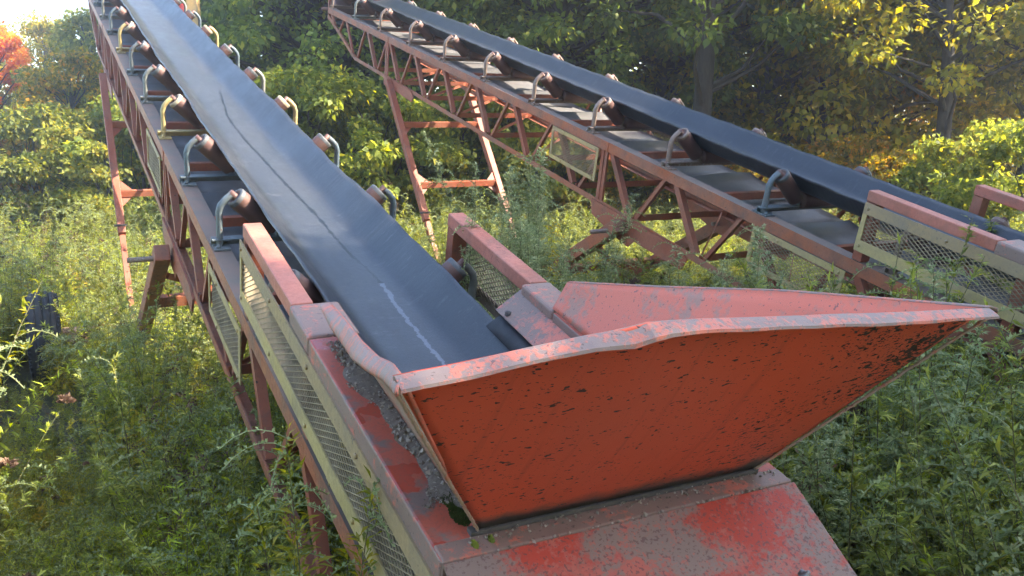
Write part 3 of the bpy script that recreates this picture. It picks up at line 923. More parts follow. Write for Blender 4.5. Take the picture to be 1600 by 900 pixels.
        # sloping skirt plate down to the belt
        def skirt(sg=sg):
            b = mb(); rows = []
            for s in np.linspace(-1.845, -3.34, 12):
                rows.append([(sg * (.492 - .155 * t), s, .466 - .117 * t) for t in (0, .35, .7, 1)])
            b.grid(rows, 0, False, flip=(sg < 0))
            return b.mesh('skirt_plate', [M['skirt']])
        o = link('skirt_plate', shared(('skirt', sg), skirt), h); solid(o, .007, 0)
        def flap(sg=sg):
            b = mb(); rows = []
            for s in np.linspace(-1.88, -3.34, 14):
                rows.append([(sg * (.345 - .062 * t), s + .02 * math.sin(s * 9) * t * .3, .338 - .050 * t) for t in (0, .5, 1)])
            b.grid(rows, 0, True, flip=(sg < 0))
            return b.mesh('rubber_flap', [M['rubber']])
        o = link('rubber_flap', shared(('flap', sg), flap), h); solid(o, .010, 0)
        for s in (-1.93, -2.35, -2.8):
            def blt(s=s, sg=sg):
                b = mb(); nrm = unit(V3((-sg * .125, 0, .165)))
                b.lathe(V3((sg * .355, s, .366)) + nrm * .003, nrm, [(.016, 0), (.016, .004), (.010, .004), (.010, .014), (.001, .014)], 6)
                return b.mesh('bolt', [M['dark']])
            link('bolt', shared(('sblt', s, sg), blt), h)
    # ---- front beam and sloping tail plate
    def fbeam():
        b = mb()
        b.box((-HW - .006, -3.436, .40), (HW + .006, -3.365, .4735)); return b.mesh('front_beam', [M['cap']])
    bevel(link('front_beam', shared('fbeam', fbeam), h), .006)
    def tplate():
        b = mb(); n = 12; rows = []
        for t in np.linspace(0, 1, 8):
            rows.append([(v, -3.440 - .62 * t, .468 - .245 * t + .004 * math.sin(v * 5) * t) for v in np.linspace(-HW - .008, HW + .008, n)])
        b.grid(rows, 0, False)
        return b.mesh('tail_plate', [M['plate']])
    o = link('tail_plate', shared('tplate', tplate), h); solid(o, .008, 0)
    nrm = unit(V3((0, -.245, .62)))
    for v, t in ((.41, .42), (-.41, .42), (.41, .85), (-.41, .85)):
        def b2(v=v, t=t):
            b = mb(); c = V3((v, -3.440 - .62 * t, .468 - .245 * t)) + nrm * .004
            b.lathe(c, nrm, [(.022, 0), (.022, .002), (.0125, .002), (.0125, .012), (.007, .012), (.007, .024), (.001, .025)], 6)
            return b.mesh('bolt', [M['steel']])
        link('bolt', shared(('tb', v, t), b2), h)
    def gap_fill():
        b = mb(); b.box((-.47, -3.366, .425), (.5, -3.338, .484)); return b.mesh('dark_gap_strip', [M['dark']])  # added dark filler so the bright gap under the front wall reads dark
    link('dark_gap_strip', shared('gap_fill', gap_fill), h)
    # side sheets closing the tail box
    for sg in (-1, 1):
        def tside(sg=sg):
            b = mb(); x = sg * (HW + .002)
            poly = [(-3.44, .39), (-3.46, .455), (-4.05, .222), (-4.05, -.5), (-3.44, -.5)]
            n = len(poly)
            vs = [(x, s, w) for s, w in poly] + [(x - sg * .006, s, w) for s, w in poly]
            fs = [list(range(n)), list(range(2 * n - 1, n - 1, -1))] + [[i, i + n, (i + 1) % n + n, (i + 1) % n] for i in range(n)]
            b.add(vs, fs); return b.mesh('tail_side', [M['red']])
        link('tail_side', shared(('tside', sg), tside), h)

def undercarriage(root):
    # the long telescoping legs towards the head and the struts towards the tail meet at the axle
    ax_s, ax_w = 4.62, -2.71
    for sg in (-1, 1):
        x = sg * .625
        def outer():
            b = mb(); b.beam((x, 7.80, -.60), (x, 6.02, -2.13), .085, .10, (1, 0, 0)); return b.mesh('leg', [M['red']])
        o = bevel(link('leg', shared(('leg', sg), outer), root), .006)
        def inner():
            b = mb(); b.beam((x, 6.0, -2.147), (x, 5.0, -3.01), .062, .078, (1, 0, 0)); return b.mesh('inner_leg', [M['red']])
        link('inner_leg', shared(('ileg', sg), inner), o)
        def pin():
            b = mb()
            for s, w in ((5.98, -2.10),):
                b.lathe((x - sg * .06, s + .08, w + .07), (sg, 0, 0), [(.014, 0), (.014, .14), (.001, .14)], 8)
            return b.mesh('leg_pin', [M['dark']])
        link('leg_pin', shared(('pin', sg), pin), o)
        def strut():
            b = mb(); xs = sg * .665
            b.beam((xs, 1.56, -.63), (xs, 4.3, -2.86), .11, .125, (1, 0, 0)); return b.mesh('strut', [M['chord']])
        o2 = bevel(link('strut', shared(('strut', sg), strut), root), .008)
        def pivot():
            b = mb(); b.lathe((sg * .5, 1.66, -.715), (sg, 0, 0), [(.02, 0), (.02, .40), (.001, .40)], 12); return b.mesh('pivot_pin', [M['rust']])
        link('pivot_pin', shared(('pivot', sg), pivot), o2)
    # cross bars of the leg frame with corner plates
    for s, w in ((7.22, -1.098), (6.45, -1.76)):
        def bar(s=s, w=w):
            b = mb(); b.beam((-.58, s, w), (.58, s, w), .075, .06, (0, 0, 1)); return b.mesh('leg_cross_bar', [M['red']])
        o = link('leg_cross_bar', shared(('lcb', s), bar), root)
        for sg in (-1, 1):
            for up in (-1, 1):
                if (s > 7) and up > 0: continue
                def cp(s=s, w=w, sg=sg, up=up):
                    b = mb(); e = V3((sg * .578, s, w + up * .039)); d = unit(V3((0, .756, .654))) * up
                    vs = [e, e + d * .14, e + V3((-sg * .13, 0, 0))]
                    n_ = unit(np.cross(d, (1, 0, 0))) * .005
                    b.add([p + n_ for p in vs] + [p - n_ for p in vs], [[0, 1, 2], [5, 4, 3], [0, 3, 4, 1], [1, 4, 5, 2], [2, 5, 3, 0]])
                    return b.mesh('corner_plate', [M['red']])
                link('corner_plate', shared(('cp', s, sg, up), cp), o)
    def sbar():
        b = mb(); b.beam((-.61, 2.62, -1.5), (.61, 2.62, -1.5), .09, .08, (0, 0, 1)); b.m = b.m; return b.mesh('strut_cross_bar', [M['chord']])
    link('strut_cross_bar', shared('sbar', sbar), root)
    def diag():
        b = mb(); b.beam((-.6, 1.95, -.98), (.6, 3.1, -1.9), .05, .05, (0, 0, 1)); return b.mesh('strut_brace', [M['red']])
    link('strut_brace', shared('sdiag', diag), root)
    def axle():
        b = mb(); b.beam((-1.36, ax_s, ax_w), (1.36, ax_s, ax_w), .12, .12, (0, 0, 1)); return b.mesh('axle', [M['rust']])
    link('axle', shared('axle', axle), root)
    def link_bar(sg):
        b = mb(); b.beam((sg * .64, 4.2, -2.74), (sg * .64, 5.05, -2.95), .06, .09, (1, 0, 0)); return b.mesh('axle_bracket', [M['red']])
    for sg in (-1, 1):
        link('axle_bracket', shared(('axb', sg), lambda: link_bar(sg)), root)
        def tyre():
            b = MB(); R, w = .485, .155
            prof = [(.27, -w * .8), (.30, -w * .95), (.37, -w * 1.04), (.41, -w * 1.02), (.437, -w * .95), (.450, -w * .84)]
            # ribbed tread
            for a, c in ((-.78, -.46), (-.40, -.06), (.06, .40), (.46, .78)):
                cr_ = lambda q: R - .045 * abs(q) ** 2.2
                prof += [(cr_(a) - .004, a * w), (cr_(a), (a * .97) * w), (cr_((a + c) / 2), (a + c) / 2 * w), (cr_(c), c * w), (cr_(c) - .004, c * w + .001), (cr_(c) - .02, c * w + .004)]
                prof += [(cr_(c) - .02, c * w + .007)]
            prof += [(.450, w * .84), (.437, w * .95), (.41, w * 1.02), (.37, w * 1.04), (.30, w * .95), (.27, w * .8)]
            b.lathe((0, 0, 0), (1, 0, 0), prof, 56)
            # shoulder lugs
            for k in range(56):
                an = 2 * math.pi * k / 56
                for sg2 in (-1, 1):
                    c = V3((sg2 * w * .90, math.cos(an) * .444, math.sin(an) * .444)); r = unit(V3((0, math.cos(an), math.sin(an)))); tg = np.cross((1, 0, 0), r)
                    b.beam(c - tg * .010, c + tg * .010, .03, .012, (1, 0, 0))
            return b.mesh('tyre', [M['tyre']])
        def rim():
            b = MB(); b.lathe((0, 0, 0), (1, 0, 0), [(.275, -.125), (.26, -.12), (.24, -.05), (.12, -.03), (.11, -.08), (.001, -.085)], 30)
            b.lathe((0, 0, 0), (1, 0, 0), [(.24, -.05), (.245, .05), (.275, .125)], 30)
            return b.mesh('rim', [M['rimsteel']])
        wh = bpy.data.objects.new('wheel', None); C.objects.link(wh); wh.parent = root
        wh.location = (sg * 1.53, ax_s - BASE[1], ax_w - BASE[2])
        link('tyre', shared('tyre', tyre), wh); r = link('rim', shared('rim', rim), wh)
        if sg > 0: r.rotation_euler = (0, 0, math.pi)

def conveyor(name, o, u, v, w, colours, beltmat, seed, label):
    root = bpy.data.objects.new(name, None); C.objects.link(root)
    o, u, v, w = map(V3, (o, u, v, w))
    loc = o + v * BASE[0] + u * BASE[1] + w * BASE[2] + V3((0, 0, GZ))
    root.matrix_world = Matrix(((v[0], u[0], w[0], loc[0]), (v[1], u[1], w[1], loc[1]), (v[2], u[2], w[2], loc[2]), (0, 0, 0, 1)))
    tag(root, label, 'conveyor', 'portable conveyors')
    truss(root); idlers(root, colours); make_belt(root, beltmat, seed); guards(root, beltmat is M['belt1']); rails(root); hopper(root); undercarriage(root)
    return root
F1 = ((-1.22088, 5.44631, -0.68234), (-0.43919, 0.86393, 0.24643), (0.89142, 0.45317, 0.0), (0.11167, -0.21967, 0.96916))
F2 = ((2.33537, 7.02662, -0.65216), (-0.44947, 0.86019, 0.24094), (0.8863, 0.46311, 0.0), (0.11158, -0.21354, 0.97054))
#            i = -2      -1      0       1       2        3       4       5       6        7 ...
c1 = conveyor('conveyor', *F1, ['cream', 'sage', 'blue', 'blue', 'cream', 'sage', 'blue', 'cream', 'blue', 'sage', 'blue', 'cream'], M['belt1'], 3,
              'rusty orange truss conveyor nearest the camera, cracked belt running up from its orange hopper')
c2 = conveyor('conveyor', *F2, ['rust', 'rust', 'blue', 'rust', 'rust', 'rust', 'rust', 'rust', 'rust', 'rust', 'sage', 'rust'], M['belt2'], 9,
              'rusty orange truss conveyor behind the hopper, with brown idler brackets and plain dark belt')

def to_world(F, s, v, w):
    o, u, vv, ww = map(V3, F)
    return o + u * s + vv * v + ww * w + V3((0, 0, GZ))

# gravel spilled on the left ledge, moss by the corner
def gravel():
    g = random.Random(8)
    b = MB()
    F = [V3(a) for a in F1]
    def stone(c, r):
        ax = [g.uniform(.6, 1.2) * r for _ in range(3)]
        rot = Matrix.Rotation(g.uniform(0, 6), 3, Vector((g.random(), g.random(), g.random() + .1)))
        base = [(1, 0, 0), (-1, 0, 0), (0, 1, 0), (0, -1, 0), (0, 0, 1), (0, 0, -1), (.6, .6, .5), (-.6, .6, .5), (.6, -.6, .5), (-.6, -.6, .5)]
        vs = []
        for p in base[:6]:
            q = rot @ Vector((p[0] * ax[0] * g.uniform(.8, 1.2), p[1] * ax[1] * g.uniform(.8, 1.2), p[2] * ax[2] * g.uniform(.8, 1.2)))
            vs.append(c + V3(q))
        b.add(vs, [[0, 2, 4], [2, 1, 4], [1, 3, 4], [3, 0, 4], [2, 0, 5], [1, 2, 5], [3, 1, 5], [0, 3, 5]])
    for i in range(4200):
        s = g.uniform(-3.22, -2.2)
        t = g.random() ** 1.6
        width = .045 + .03 * math.sin(s * 7) + .018 * math.sin(s * 17) + g.gauss(0, .012)
        if s > -2.5: width = .075
        v = -.452 - t * max(width, .02)
        r = g.choice([.0015, .002, .002, .0025, .003, .004, .006]) * g.uniform(.7, 1.3)
        if g.random() < .02: r = g.uniform(.009, .014)
        hh = .470 + max(0, 1 - t * 1.3) * .012 * g.random() + r * .4
        stone(to_world(F1, s, v, hh), r)
    for i in range(160):
        s = g.uniform(-3.40, -3.365); v = g.uniform(-.5, .55)
        r = g.uniform(.002, .006); stone(to_world(F1, s, v, .4735 + r * .5), r)
    for i in range(40):
        v = g.uniform(-.45, .5); r = g.uniform(.003, .008)
        stone(to_world(F1, -3.437, v, .472 + r * .3), r)
    rows = []
    for s in np.linspace(-2.18, -3.26, 60):
        wd = min(1, (s + 3.265) / .12, (-2.175 - s) / .05 + .1) * max(.03, .060 + .022 * math.sin(s * 7) + .014 * math.sin(s * 17) + .006 * math.sin(s * 43))
        rows.append([to_world(F1, s + g.uniform(-.004, .004), -.449 - wd * t, .4712 + hgt * (.8 + .3 * g.random()) - (.003 if t == 1 else 0)) for t, hgt in ((0, .014), (.25, .012), (.5, .008), (.75, .0035), (1, 0))])
    b.grid(rows, 1, True)
    o = link('gravel', b.mesh('gravel', [M['stone'], M['grit']]))
    tag(o, 'grey gravel spilled along the left ledge of the near hopper', 'gravel', kind='stuff')
gravel()
def moss(name, key, pts, label):
    g = random.Random(len(pts)); b = MB()
    for (s, v, rad, n) in pts:
        for i in range(n):
            a, d = g.uniform(0, 6.28), rad * math.sqrt(g.random())
            c = to_world(F1, s + d * math.cos(a), v + d * math.sin(a) * .5, .470 + g.uniform(0, .012) * (1 - d / rad))
            r = g.uniform(.002, .005)
            vs = [c + V3((math.cos(q) * r, math.sin(q) * r, 0)) for q in (0, 2.1, 4.2)] + [c + V3((g.uniform(-.003, .003), g.uniform(-.003, .003), r * 2.2))]
            b.add(vs, [[0, 1, 3], [1, 2, 3], [2, 0, 3]])
    tag(link(name, b.mesh(name, [M[key]])), label, 'moss', kind='stuff')
moss('moss', 'moss', [(-3.2, -.46, .05, 500), (-3.27, -.462, .05, 500)], 'dark green moss along the lower left edge of the hopper')
moss('moss', 'mossbright', [(-3.40, -.475, .016, 160), (-3.395, -.425, .014, 120)], 'bright yellow green moss tufts at the hopper corner')

# ------------------------------------------------------------------ vegetation
def leaf_quads(pos, direc, nrm, length, width, fold=0.0):
    """diamond leaves: pos (n,3) foot, direc, nrm, length, width -> verts, faces"""
    n = len(pos)
    direc = direc / np.linalg.norm(direc, axis=1, keepdims=True)
    side = np.cross(direc, nrm); side /= np.maximum(np.linalg.norm(side, axis=1, keepdims=True), 1e-9)
    up = np.cross(side, direc)
    L = length[:, None]; Wd = width[:, None]
    a = pos
    m1 = pos + direc * L * .45 + side * Wd * .5 + up * L * fold * .5
    m2 = pos + direc * L * .45 - side * Wd * .5 + up * L * fold * .5
    tip = pos + direc * L - up * L * fold
    v = np.stack([a, m1, tip, m2], 1).reshape(-1, 3)
    f = (np.arange(n)[:, None] * 4 + np.array([[0, 1, 2, 3]]))
    return v, f

def mesh_from_parts(name, parts, mats):
    """parts: list of (verts (n,3), quad faces (m,4), material index)"""
    vs = np.concatenate([p[0] for p in parts]); fs = []; mi = []; off = 0
    for v, f, m in parts:
        fs.append(f + off); mi.append(np.full(len(f), m)); off += len(v)
    fs = np.concatenate(fs); mi = np.concatenate(mi)
    me = bpy.data.meshes.new(name)
    me.vertices.add(len(vs)); me.vertices.foreach_set('co', vs.astype(np.float32).ravel())
    me.loops.add(fs.size); me.loops.foreach_set('vertex_index', fs.astype(np.int32).ravel())
    me.polygons.add(len(fs)); me.polygons.foreach_set('loop_start', np.arange(len(fs), dtype=np.int32) * 4)
    me.polygons.foreach_set('loop_total', np.full(len(fs), 4, np.int32))
    me.polygons.foreach_set('material_index', mi.astype(np.int32))
    for m in mats: me.materials.append(m)
    me.update(calc_edges=True)
    return me

def tube_np(pts, rs, n=5):
    pts = np.asarray(pts, float); rings = []
    a = None
    for i in range(len(pts)):
        t = unit(pts[min(i + 1, len(pts) - 1)] - pts[max(i - 1, 0)])
        a = unit(np.cross(t, (.31, .9, .2))) if a is None else unit(a - t * np.dot(a, t))
        b = np.cross(t, a); an = np.arange(n) * 2 * math.pi / n
        rings.append(pts[i] + rs[i] * (np.cos(an)[:, None] * a + np.sin(an)[:, None] * b))
    v = np.concatenate(rings)
    f = np.array([[i * n + k, i * n + (k + 1) % n, (i + 1) * n + (k + 1) % n, (i + 1) * n + k] for i in range(len(pts) - 1) for k in range(n)])
    return v, f

def tree_meshes(seed, h, rx, base, nclump, per, leafL, leafmat, bark, trunk_r, lean=0.0, flat=.6):
    """crown and trunk meshes; base = height where the crown starts"""
    g = np.random.RandomState(seed)
    # trunk
    n = 9; ts = np.linspace(0, 1, n)
    bend = np.cumsum(g.normal(0, .05, (n, 2)), 0) * h * .12
    tp = np.stack([bend[:, 0] + lean * ts * h, bend[:, 1], ts * h * .86], 1); tp[0, :2] = 0
    tr = trunk_r * (1 - ts * .82); tr[0] *= 1.35
    wood = [tube_np(tp, tr, 9) + (0,)]
    cc = []
    for i in range(nclump):
        z = base + (h - base) * g.rand() ** .85
        q = (z - base) / (h - base)
        prof = math.sin(math.pi * min(max(.12 + q * .86, 0), 1)) ** .6
        an = g.rand() * 6.283; rr = rx * prof * (.35 + .65 * math.sqrt(g.rand())) * g.uniform(.8, 1.15)
        k = min(z / (h * .86), 1) * (n - 1); i0 = int(min(k, n - 2)); c0 = tp[i0] + (tp[i0 + 1] - tp[i0]) * (k - i0)
        cc.append((np.array([c0[0] + math.cos(an) * rr, c0[1] + math.sin(an) * rr, z]), c0))
    for j, (c, c0) in enumerate(cc):
        if j % 2 == 0:
            st = np.array([c0[0], c0[1], max(c[2] - g.uniform(.6, 1.6), base * .6)])
            k = min(st[2] / (h * .86), 1) * (n - 1); i0 = int(min(k, n - 2)); st[:2] = (tp[i0] + (tp[i0 + 1] - tp[i0]) * (k - i0))[:2]
            mid = (st + c) / 2 + g.normal(0, .12, 3) + np.array([0, 0, .15])
            r0 = trunk_r * .28
            wood.append(tube_np([st, mid, c], [r0, r0 * .6, r0 * .2], 5) + (0,))
    # leaves
    P = []; Dd = []; N = []
    for c, c0 in cc:
        m = int(per * g.uniform(.6, 1.4)); R = g.uniform(.5, 1.1) * rx * .20
        u = g.normal(0, 1, (m, 3)); u /= np.linalg.norm(u, axis=1, keepdims=True)
        rad = R * g.rand(m, 1) ** .45
        p = c + u * rad * np.array([1, 1, flat])
        P.append(p)
        d = u * .6 + g.normal(0, .6, (m, 3)) + np.array([0, 0, -.45]); Dd.append(d)
        N.append(g.normal(0, .55, (m, 3)) + np.array([0, 0, 1.0]))
    P = np.concatenate(P); Dd = np.concatenate(Dd); N = np.concatenate(N)
    L = leafL * g.uniform(.6, 1.3, len(P))
    v, f = leaf_quads(P, Dd, N, L, L * g.uniform(.5, .75, len(P)), .12)
    return mesh_from_parts('crown', [(v, f, 0)], [leafmat]), mesh_from_parts('trunk', wood, [bark])

TREES = {}
def tree_kind(key, *a, **k):
    TREES[key] = tree_meshes(*a, **k)
#                  seed  h    rx  base clumps per leaf
tree_kind('dark_a', 11, 11.5, 3.6, .8, 217, 137, 0.164, LEAF['dark'], M['bark'], .24)
tree_kind('dark_b', 12, 10.0, 3.2, .5, 188, 137, 0.153, LEAF['dark'], M['bark'], .20)
tree_kind('mid_a', 13, 9.5, 3.2, .5, 188, 142, 0.149, LEAF['mid'], M['bark'], .20)
tree_kind('mid_b', 14, 7.2, 2.8, .3, 159, 132, 0.144, LEAF['mid'], M['bark'], .16)
tree_kind('olive', 15, 7.0, 2.8, .3, 159, 145, 0.132, LEAF['olive'], M['barklight'], .16)
tree_kind('yellow', 16, 5.0, 2.1, .2, 101, 124, 0.130, LEAF['yellow'], M['bark'], .10)
tree_kind('orange', 17, 6.6, 1.7, 2.0, 87, 136, 0.150, LEAF['orange'], M['bark'], .12)
tree_kind('tall', 18, 14.0, 3.8, 4.2, 188, 132, 0.177, LEAF['dark'], M['bark'], .24)
tree_kind('shrub', 19, 2.6, 1.6, .05, 50, 200, .10, LEAF['mid'], M['bark'], .05)
tree_kind('shrub_y', 20, 2.4, 1.5, .05, 45, 190, .10, LEAF['yellow'], M['bark'], .05)
tree_kind('leggy', 21, 9.0, 3.0, 3.0, 130, 136, 0.135, LEAF['olive'], M['bark'], .17, lean=.10)

def tree(key, x, y, sc, rz, label, group, name='tree', cat='tree', z=0):
    r = bpy.data.objects.new(name, None); C.objects.link(r)
    r.location = (x, y, z); r.rotation_euler = (0, 0, rz); r.scale = (sc, sc, sc)
    tag(r, label, cat, group)
    crown, trunk = TREES[key]
    link('crown', crown, r); link('trunk' if name == 'tree' else 'stem', trunk, r)
    return r
def at(px, dist):
    """ground point seen in column px of the photograph, dist metres ahead"""
    return (px - 800) / 1422.0 * dist, dist

WALL = 'dark green trees of the wood behind the conveyors'
LEFTW = 'autumn trees of the wood edge on the left'
RIGHTW = 'sunlit trees of the wood on the right'
# left wood edge: lower, mixed colours, sky above
for i, (px, d, key, sc, lab) in enumerate([
        (-90, 27, 'olive', .80, 'olive green tree at the left edge of the frame'),
        (4, 27, 'orange', .84, 'bright orange autumn tree rising at the far left'),
        (-20, 36, 'mid_b', .93, 'green tree behind the orange autumn tree'),
        (95, 30, 'olive', .86, 'olive yellow tree right of the orange autumn tree'),
        (60, 23, 'yellow', .62, 'yellowing bush tree low at the left wood edge'),
        (165, 26, 'mid_b', .78, 'green tree left of the near conveyor truss'),
        (118, 21.5, 'yellow', .86, 'yellow green bushy tree beside the near conveyor leg'),
        (215, 30, 'dark_b', .66, 'dark green tree behind the head of the near conveyor'),
        (60, 19, 'shrub', 1.15, 'leafy shrub at the wood edge, well left of the near conveyor leg'), (170, 18.5, 'shrub', 1.1, 'leafy shrub directly behind the near conveyor leg'), (-40, 20, 'shrub_y', 1.1, 'yellow shrub at the lower left wood edge'), (230, 19, 'shrub', 1.25, 'leafy shrub seen through the near conveyor truss')]):
    x, y = at(px, d)
    if key.startswith('shrub'):
        tree(key, x, y, sc, i * 1.7, lab, 'shrubs along the wood edge', 'shrub', 'shrub')
    else: tree(key, x, y, sc, i * 1.7, lab, LEFTW)
# dark wall between the two conveyors and behind the right one
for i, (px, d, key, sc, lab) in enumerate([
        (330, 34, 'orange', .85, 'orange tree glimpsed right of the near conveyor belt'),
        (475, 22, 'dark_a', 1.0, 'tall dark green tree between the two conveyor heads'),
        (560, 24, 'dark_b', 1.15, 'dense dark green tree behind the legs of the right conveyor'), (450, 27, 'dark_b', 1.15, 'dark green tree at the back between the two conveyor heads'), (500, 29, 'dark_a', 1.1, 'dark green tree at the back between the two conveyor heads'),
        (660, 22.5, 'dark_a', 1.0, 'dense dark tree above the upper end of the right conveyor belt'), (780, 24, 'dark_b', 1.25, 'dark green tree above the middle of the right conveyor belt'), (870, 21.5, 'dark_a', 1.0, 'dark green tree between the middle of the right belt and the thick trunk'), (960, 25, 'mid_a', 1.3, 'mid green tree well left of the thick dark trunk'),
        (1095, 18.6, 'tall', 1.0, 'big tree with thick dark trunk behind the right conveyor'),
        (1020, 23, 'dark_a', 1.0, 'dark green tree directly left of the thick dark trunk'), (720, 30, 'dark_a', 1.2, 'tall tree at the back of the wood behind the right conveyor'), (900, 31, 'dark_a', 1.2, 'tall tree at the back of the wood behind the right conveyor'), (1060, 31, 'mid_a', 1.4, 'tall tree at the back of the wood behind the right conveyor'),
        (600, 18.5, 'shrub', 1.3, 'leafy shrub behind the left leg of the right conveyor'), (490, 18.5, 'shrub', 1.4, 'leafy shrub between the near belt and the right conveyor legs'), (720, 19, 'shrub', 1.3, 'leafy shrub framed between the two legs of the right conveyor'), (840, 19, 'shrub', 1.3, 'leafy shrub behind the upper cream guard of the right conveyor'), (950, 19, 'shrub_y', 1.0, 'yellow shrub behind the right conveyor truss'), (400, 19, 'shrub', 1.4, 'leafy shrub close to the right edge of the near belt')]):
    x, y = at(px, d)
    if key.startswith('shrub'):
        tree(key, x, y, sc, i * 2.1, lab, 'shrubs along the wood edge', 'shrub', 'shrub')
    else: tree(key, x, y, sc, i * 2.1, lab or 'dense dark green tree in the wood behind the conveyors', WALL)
# right: backlit yellow green, a leaning trunk
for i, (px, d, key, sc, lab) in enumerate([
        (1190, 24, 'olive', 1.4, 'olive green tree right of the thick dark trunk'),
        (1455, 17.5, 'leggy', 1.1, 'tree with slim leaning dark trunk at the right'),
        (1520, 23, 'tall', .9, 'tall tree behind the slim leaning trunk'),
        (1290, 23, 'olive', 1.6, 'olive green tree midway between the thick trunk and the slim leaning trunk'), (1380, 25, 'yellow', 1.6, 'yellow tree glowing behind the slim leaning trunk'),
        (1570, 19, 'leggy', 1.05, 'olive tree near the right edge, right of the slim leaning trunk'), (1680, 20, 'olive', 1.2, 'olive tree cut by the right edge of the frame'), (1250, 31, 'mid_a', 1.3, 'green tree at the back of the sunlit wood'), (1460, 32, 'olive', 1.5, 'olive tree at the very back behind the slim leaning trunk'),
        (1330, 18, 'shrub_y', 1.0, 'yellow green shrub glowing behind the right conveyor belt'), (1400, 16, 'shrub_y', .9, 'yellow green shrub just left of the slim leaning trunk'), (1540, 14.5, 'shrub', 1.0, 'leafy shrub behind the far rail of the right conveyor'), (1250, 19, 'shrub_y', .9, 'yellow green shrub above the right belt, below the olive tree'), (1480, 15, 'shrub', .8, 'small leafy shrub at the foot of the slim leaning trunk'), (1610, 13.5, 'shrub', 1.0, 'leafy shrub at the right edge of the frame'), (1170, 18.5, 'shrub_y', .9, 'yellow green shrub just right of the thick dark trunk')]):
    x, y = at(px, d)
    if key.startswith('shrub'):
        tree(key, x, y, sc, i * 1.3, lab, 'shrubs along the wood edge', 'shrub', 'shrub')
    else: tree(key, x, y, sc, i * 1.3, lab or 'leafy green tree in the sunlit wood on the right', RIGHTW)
# trees of the same wood that stand outside the frame on the right and shade the hoppers
for i, (x, y, key, sc) in enumerate([(10.5, 4.5, 'dark_a', 1.0), (14.5, 6.5, 'tall', 1.0), (11.5, 0.5, 'dark_b', 1.1), (8.6, 1.2, 'tall', .78), (9.6, 3.4, 'tall', .78), (17, 4.5, 'tall', 1.0)]):
    tree(key, x, y, sc, i * 2.4, 'tall dark tree just outside the right edge of the frame', RIGHTW)

for i, (x, y, key, sc) in enumerate([(-6, -9, 'dark_b', 1.0), (-2.5, -14, 'dark_a', .9), (5, -14, 'mid_a', 1.0), (9, -8, 'dark_a', 1.0), (-11, -6, 'mid_a', 1.0), (1, -15, 'tall', 1.0)]):  # unseen trees added behind the camera to darken the hopper's front wall
    tree(key, x, y, sc, i * 1.9, 'unseen tree added behind the loading ramp to darken the hopper front', 'added unseen trees behind the loading ramp')

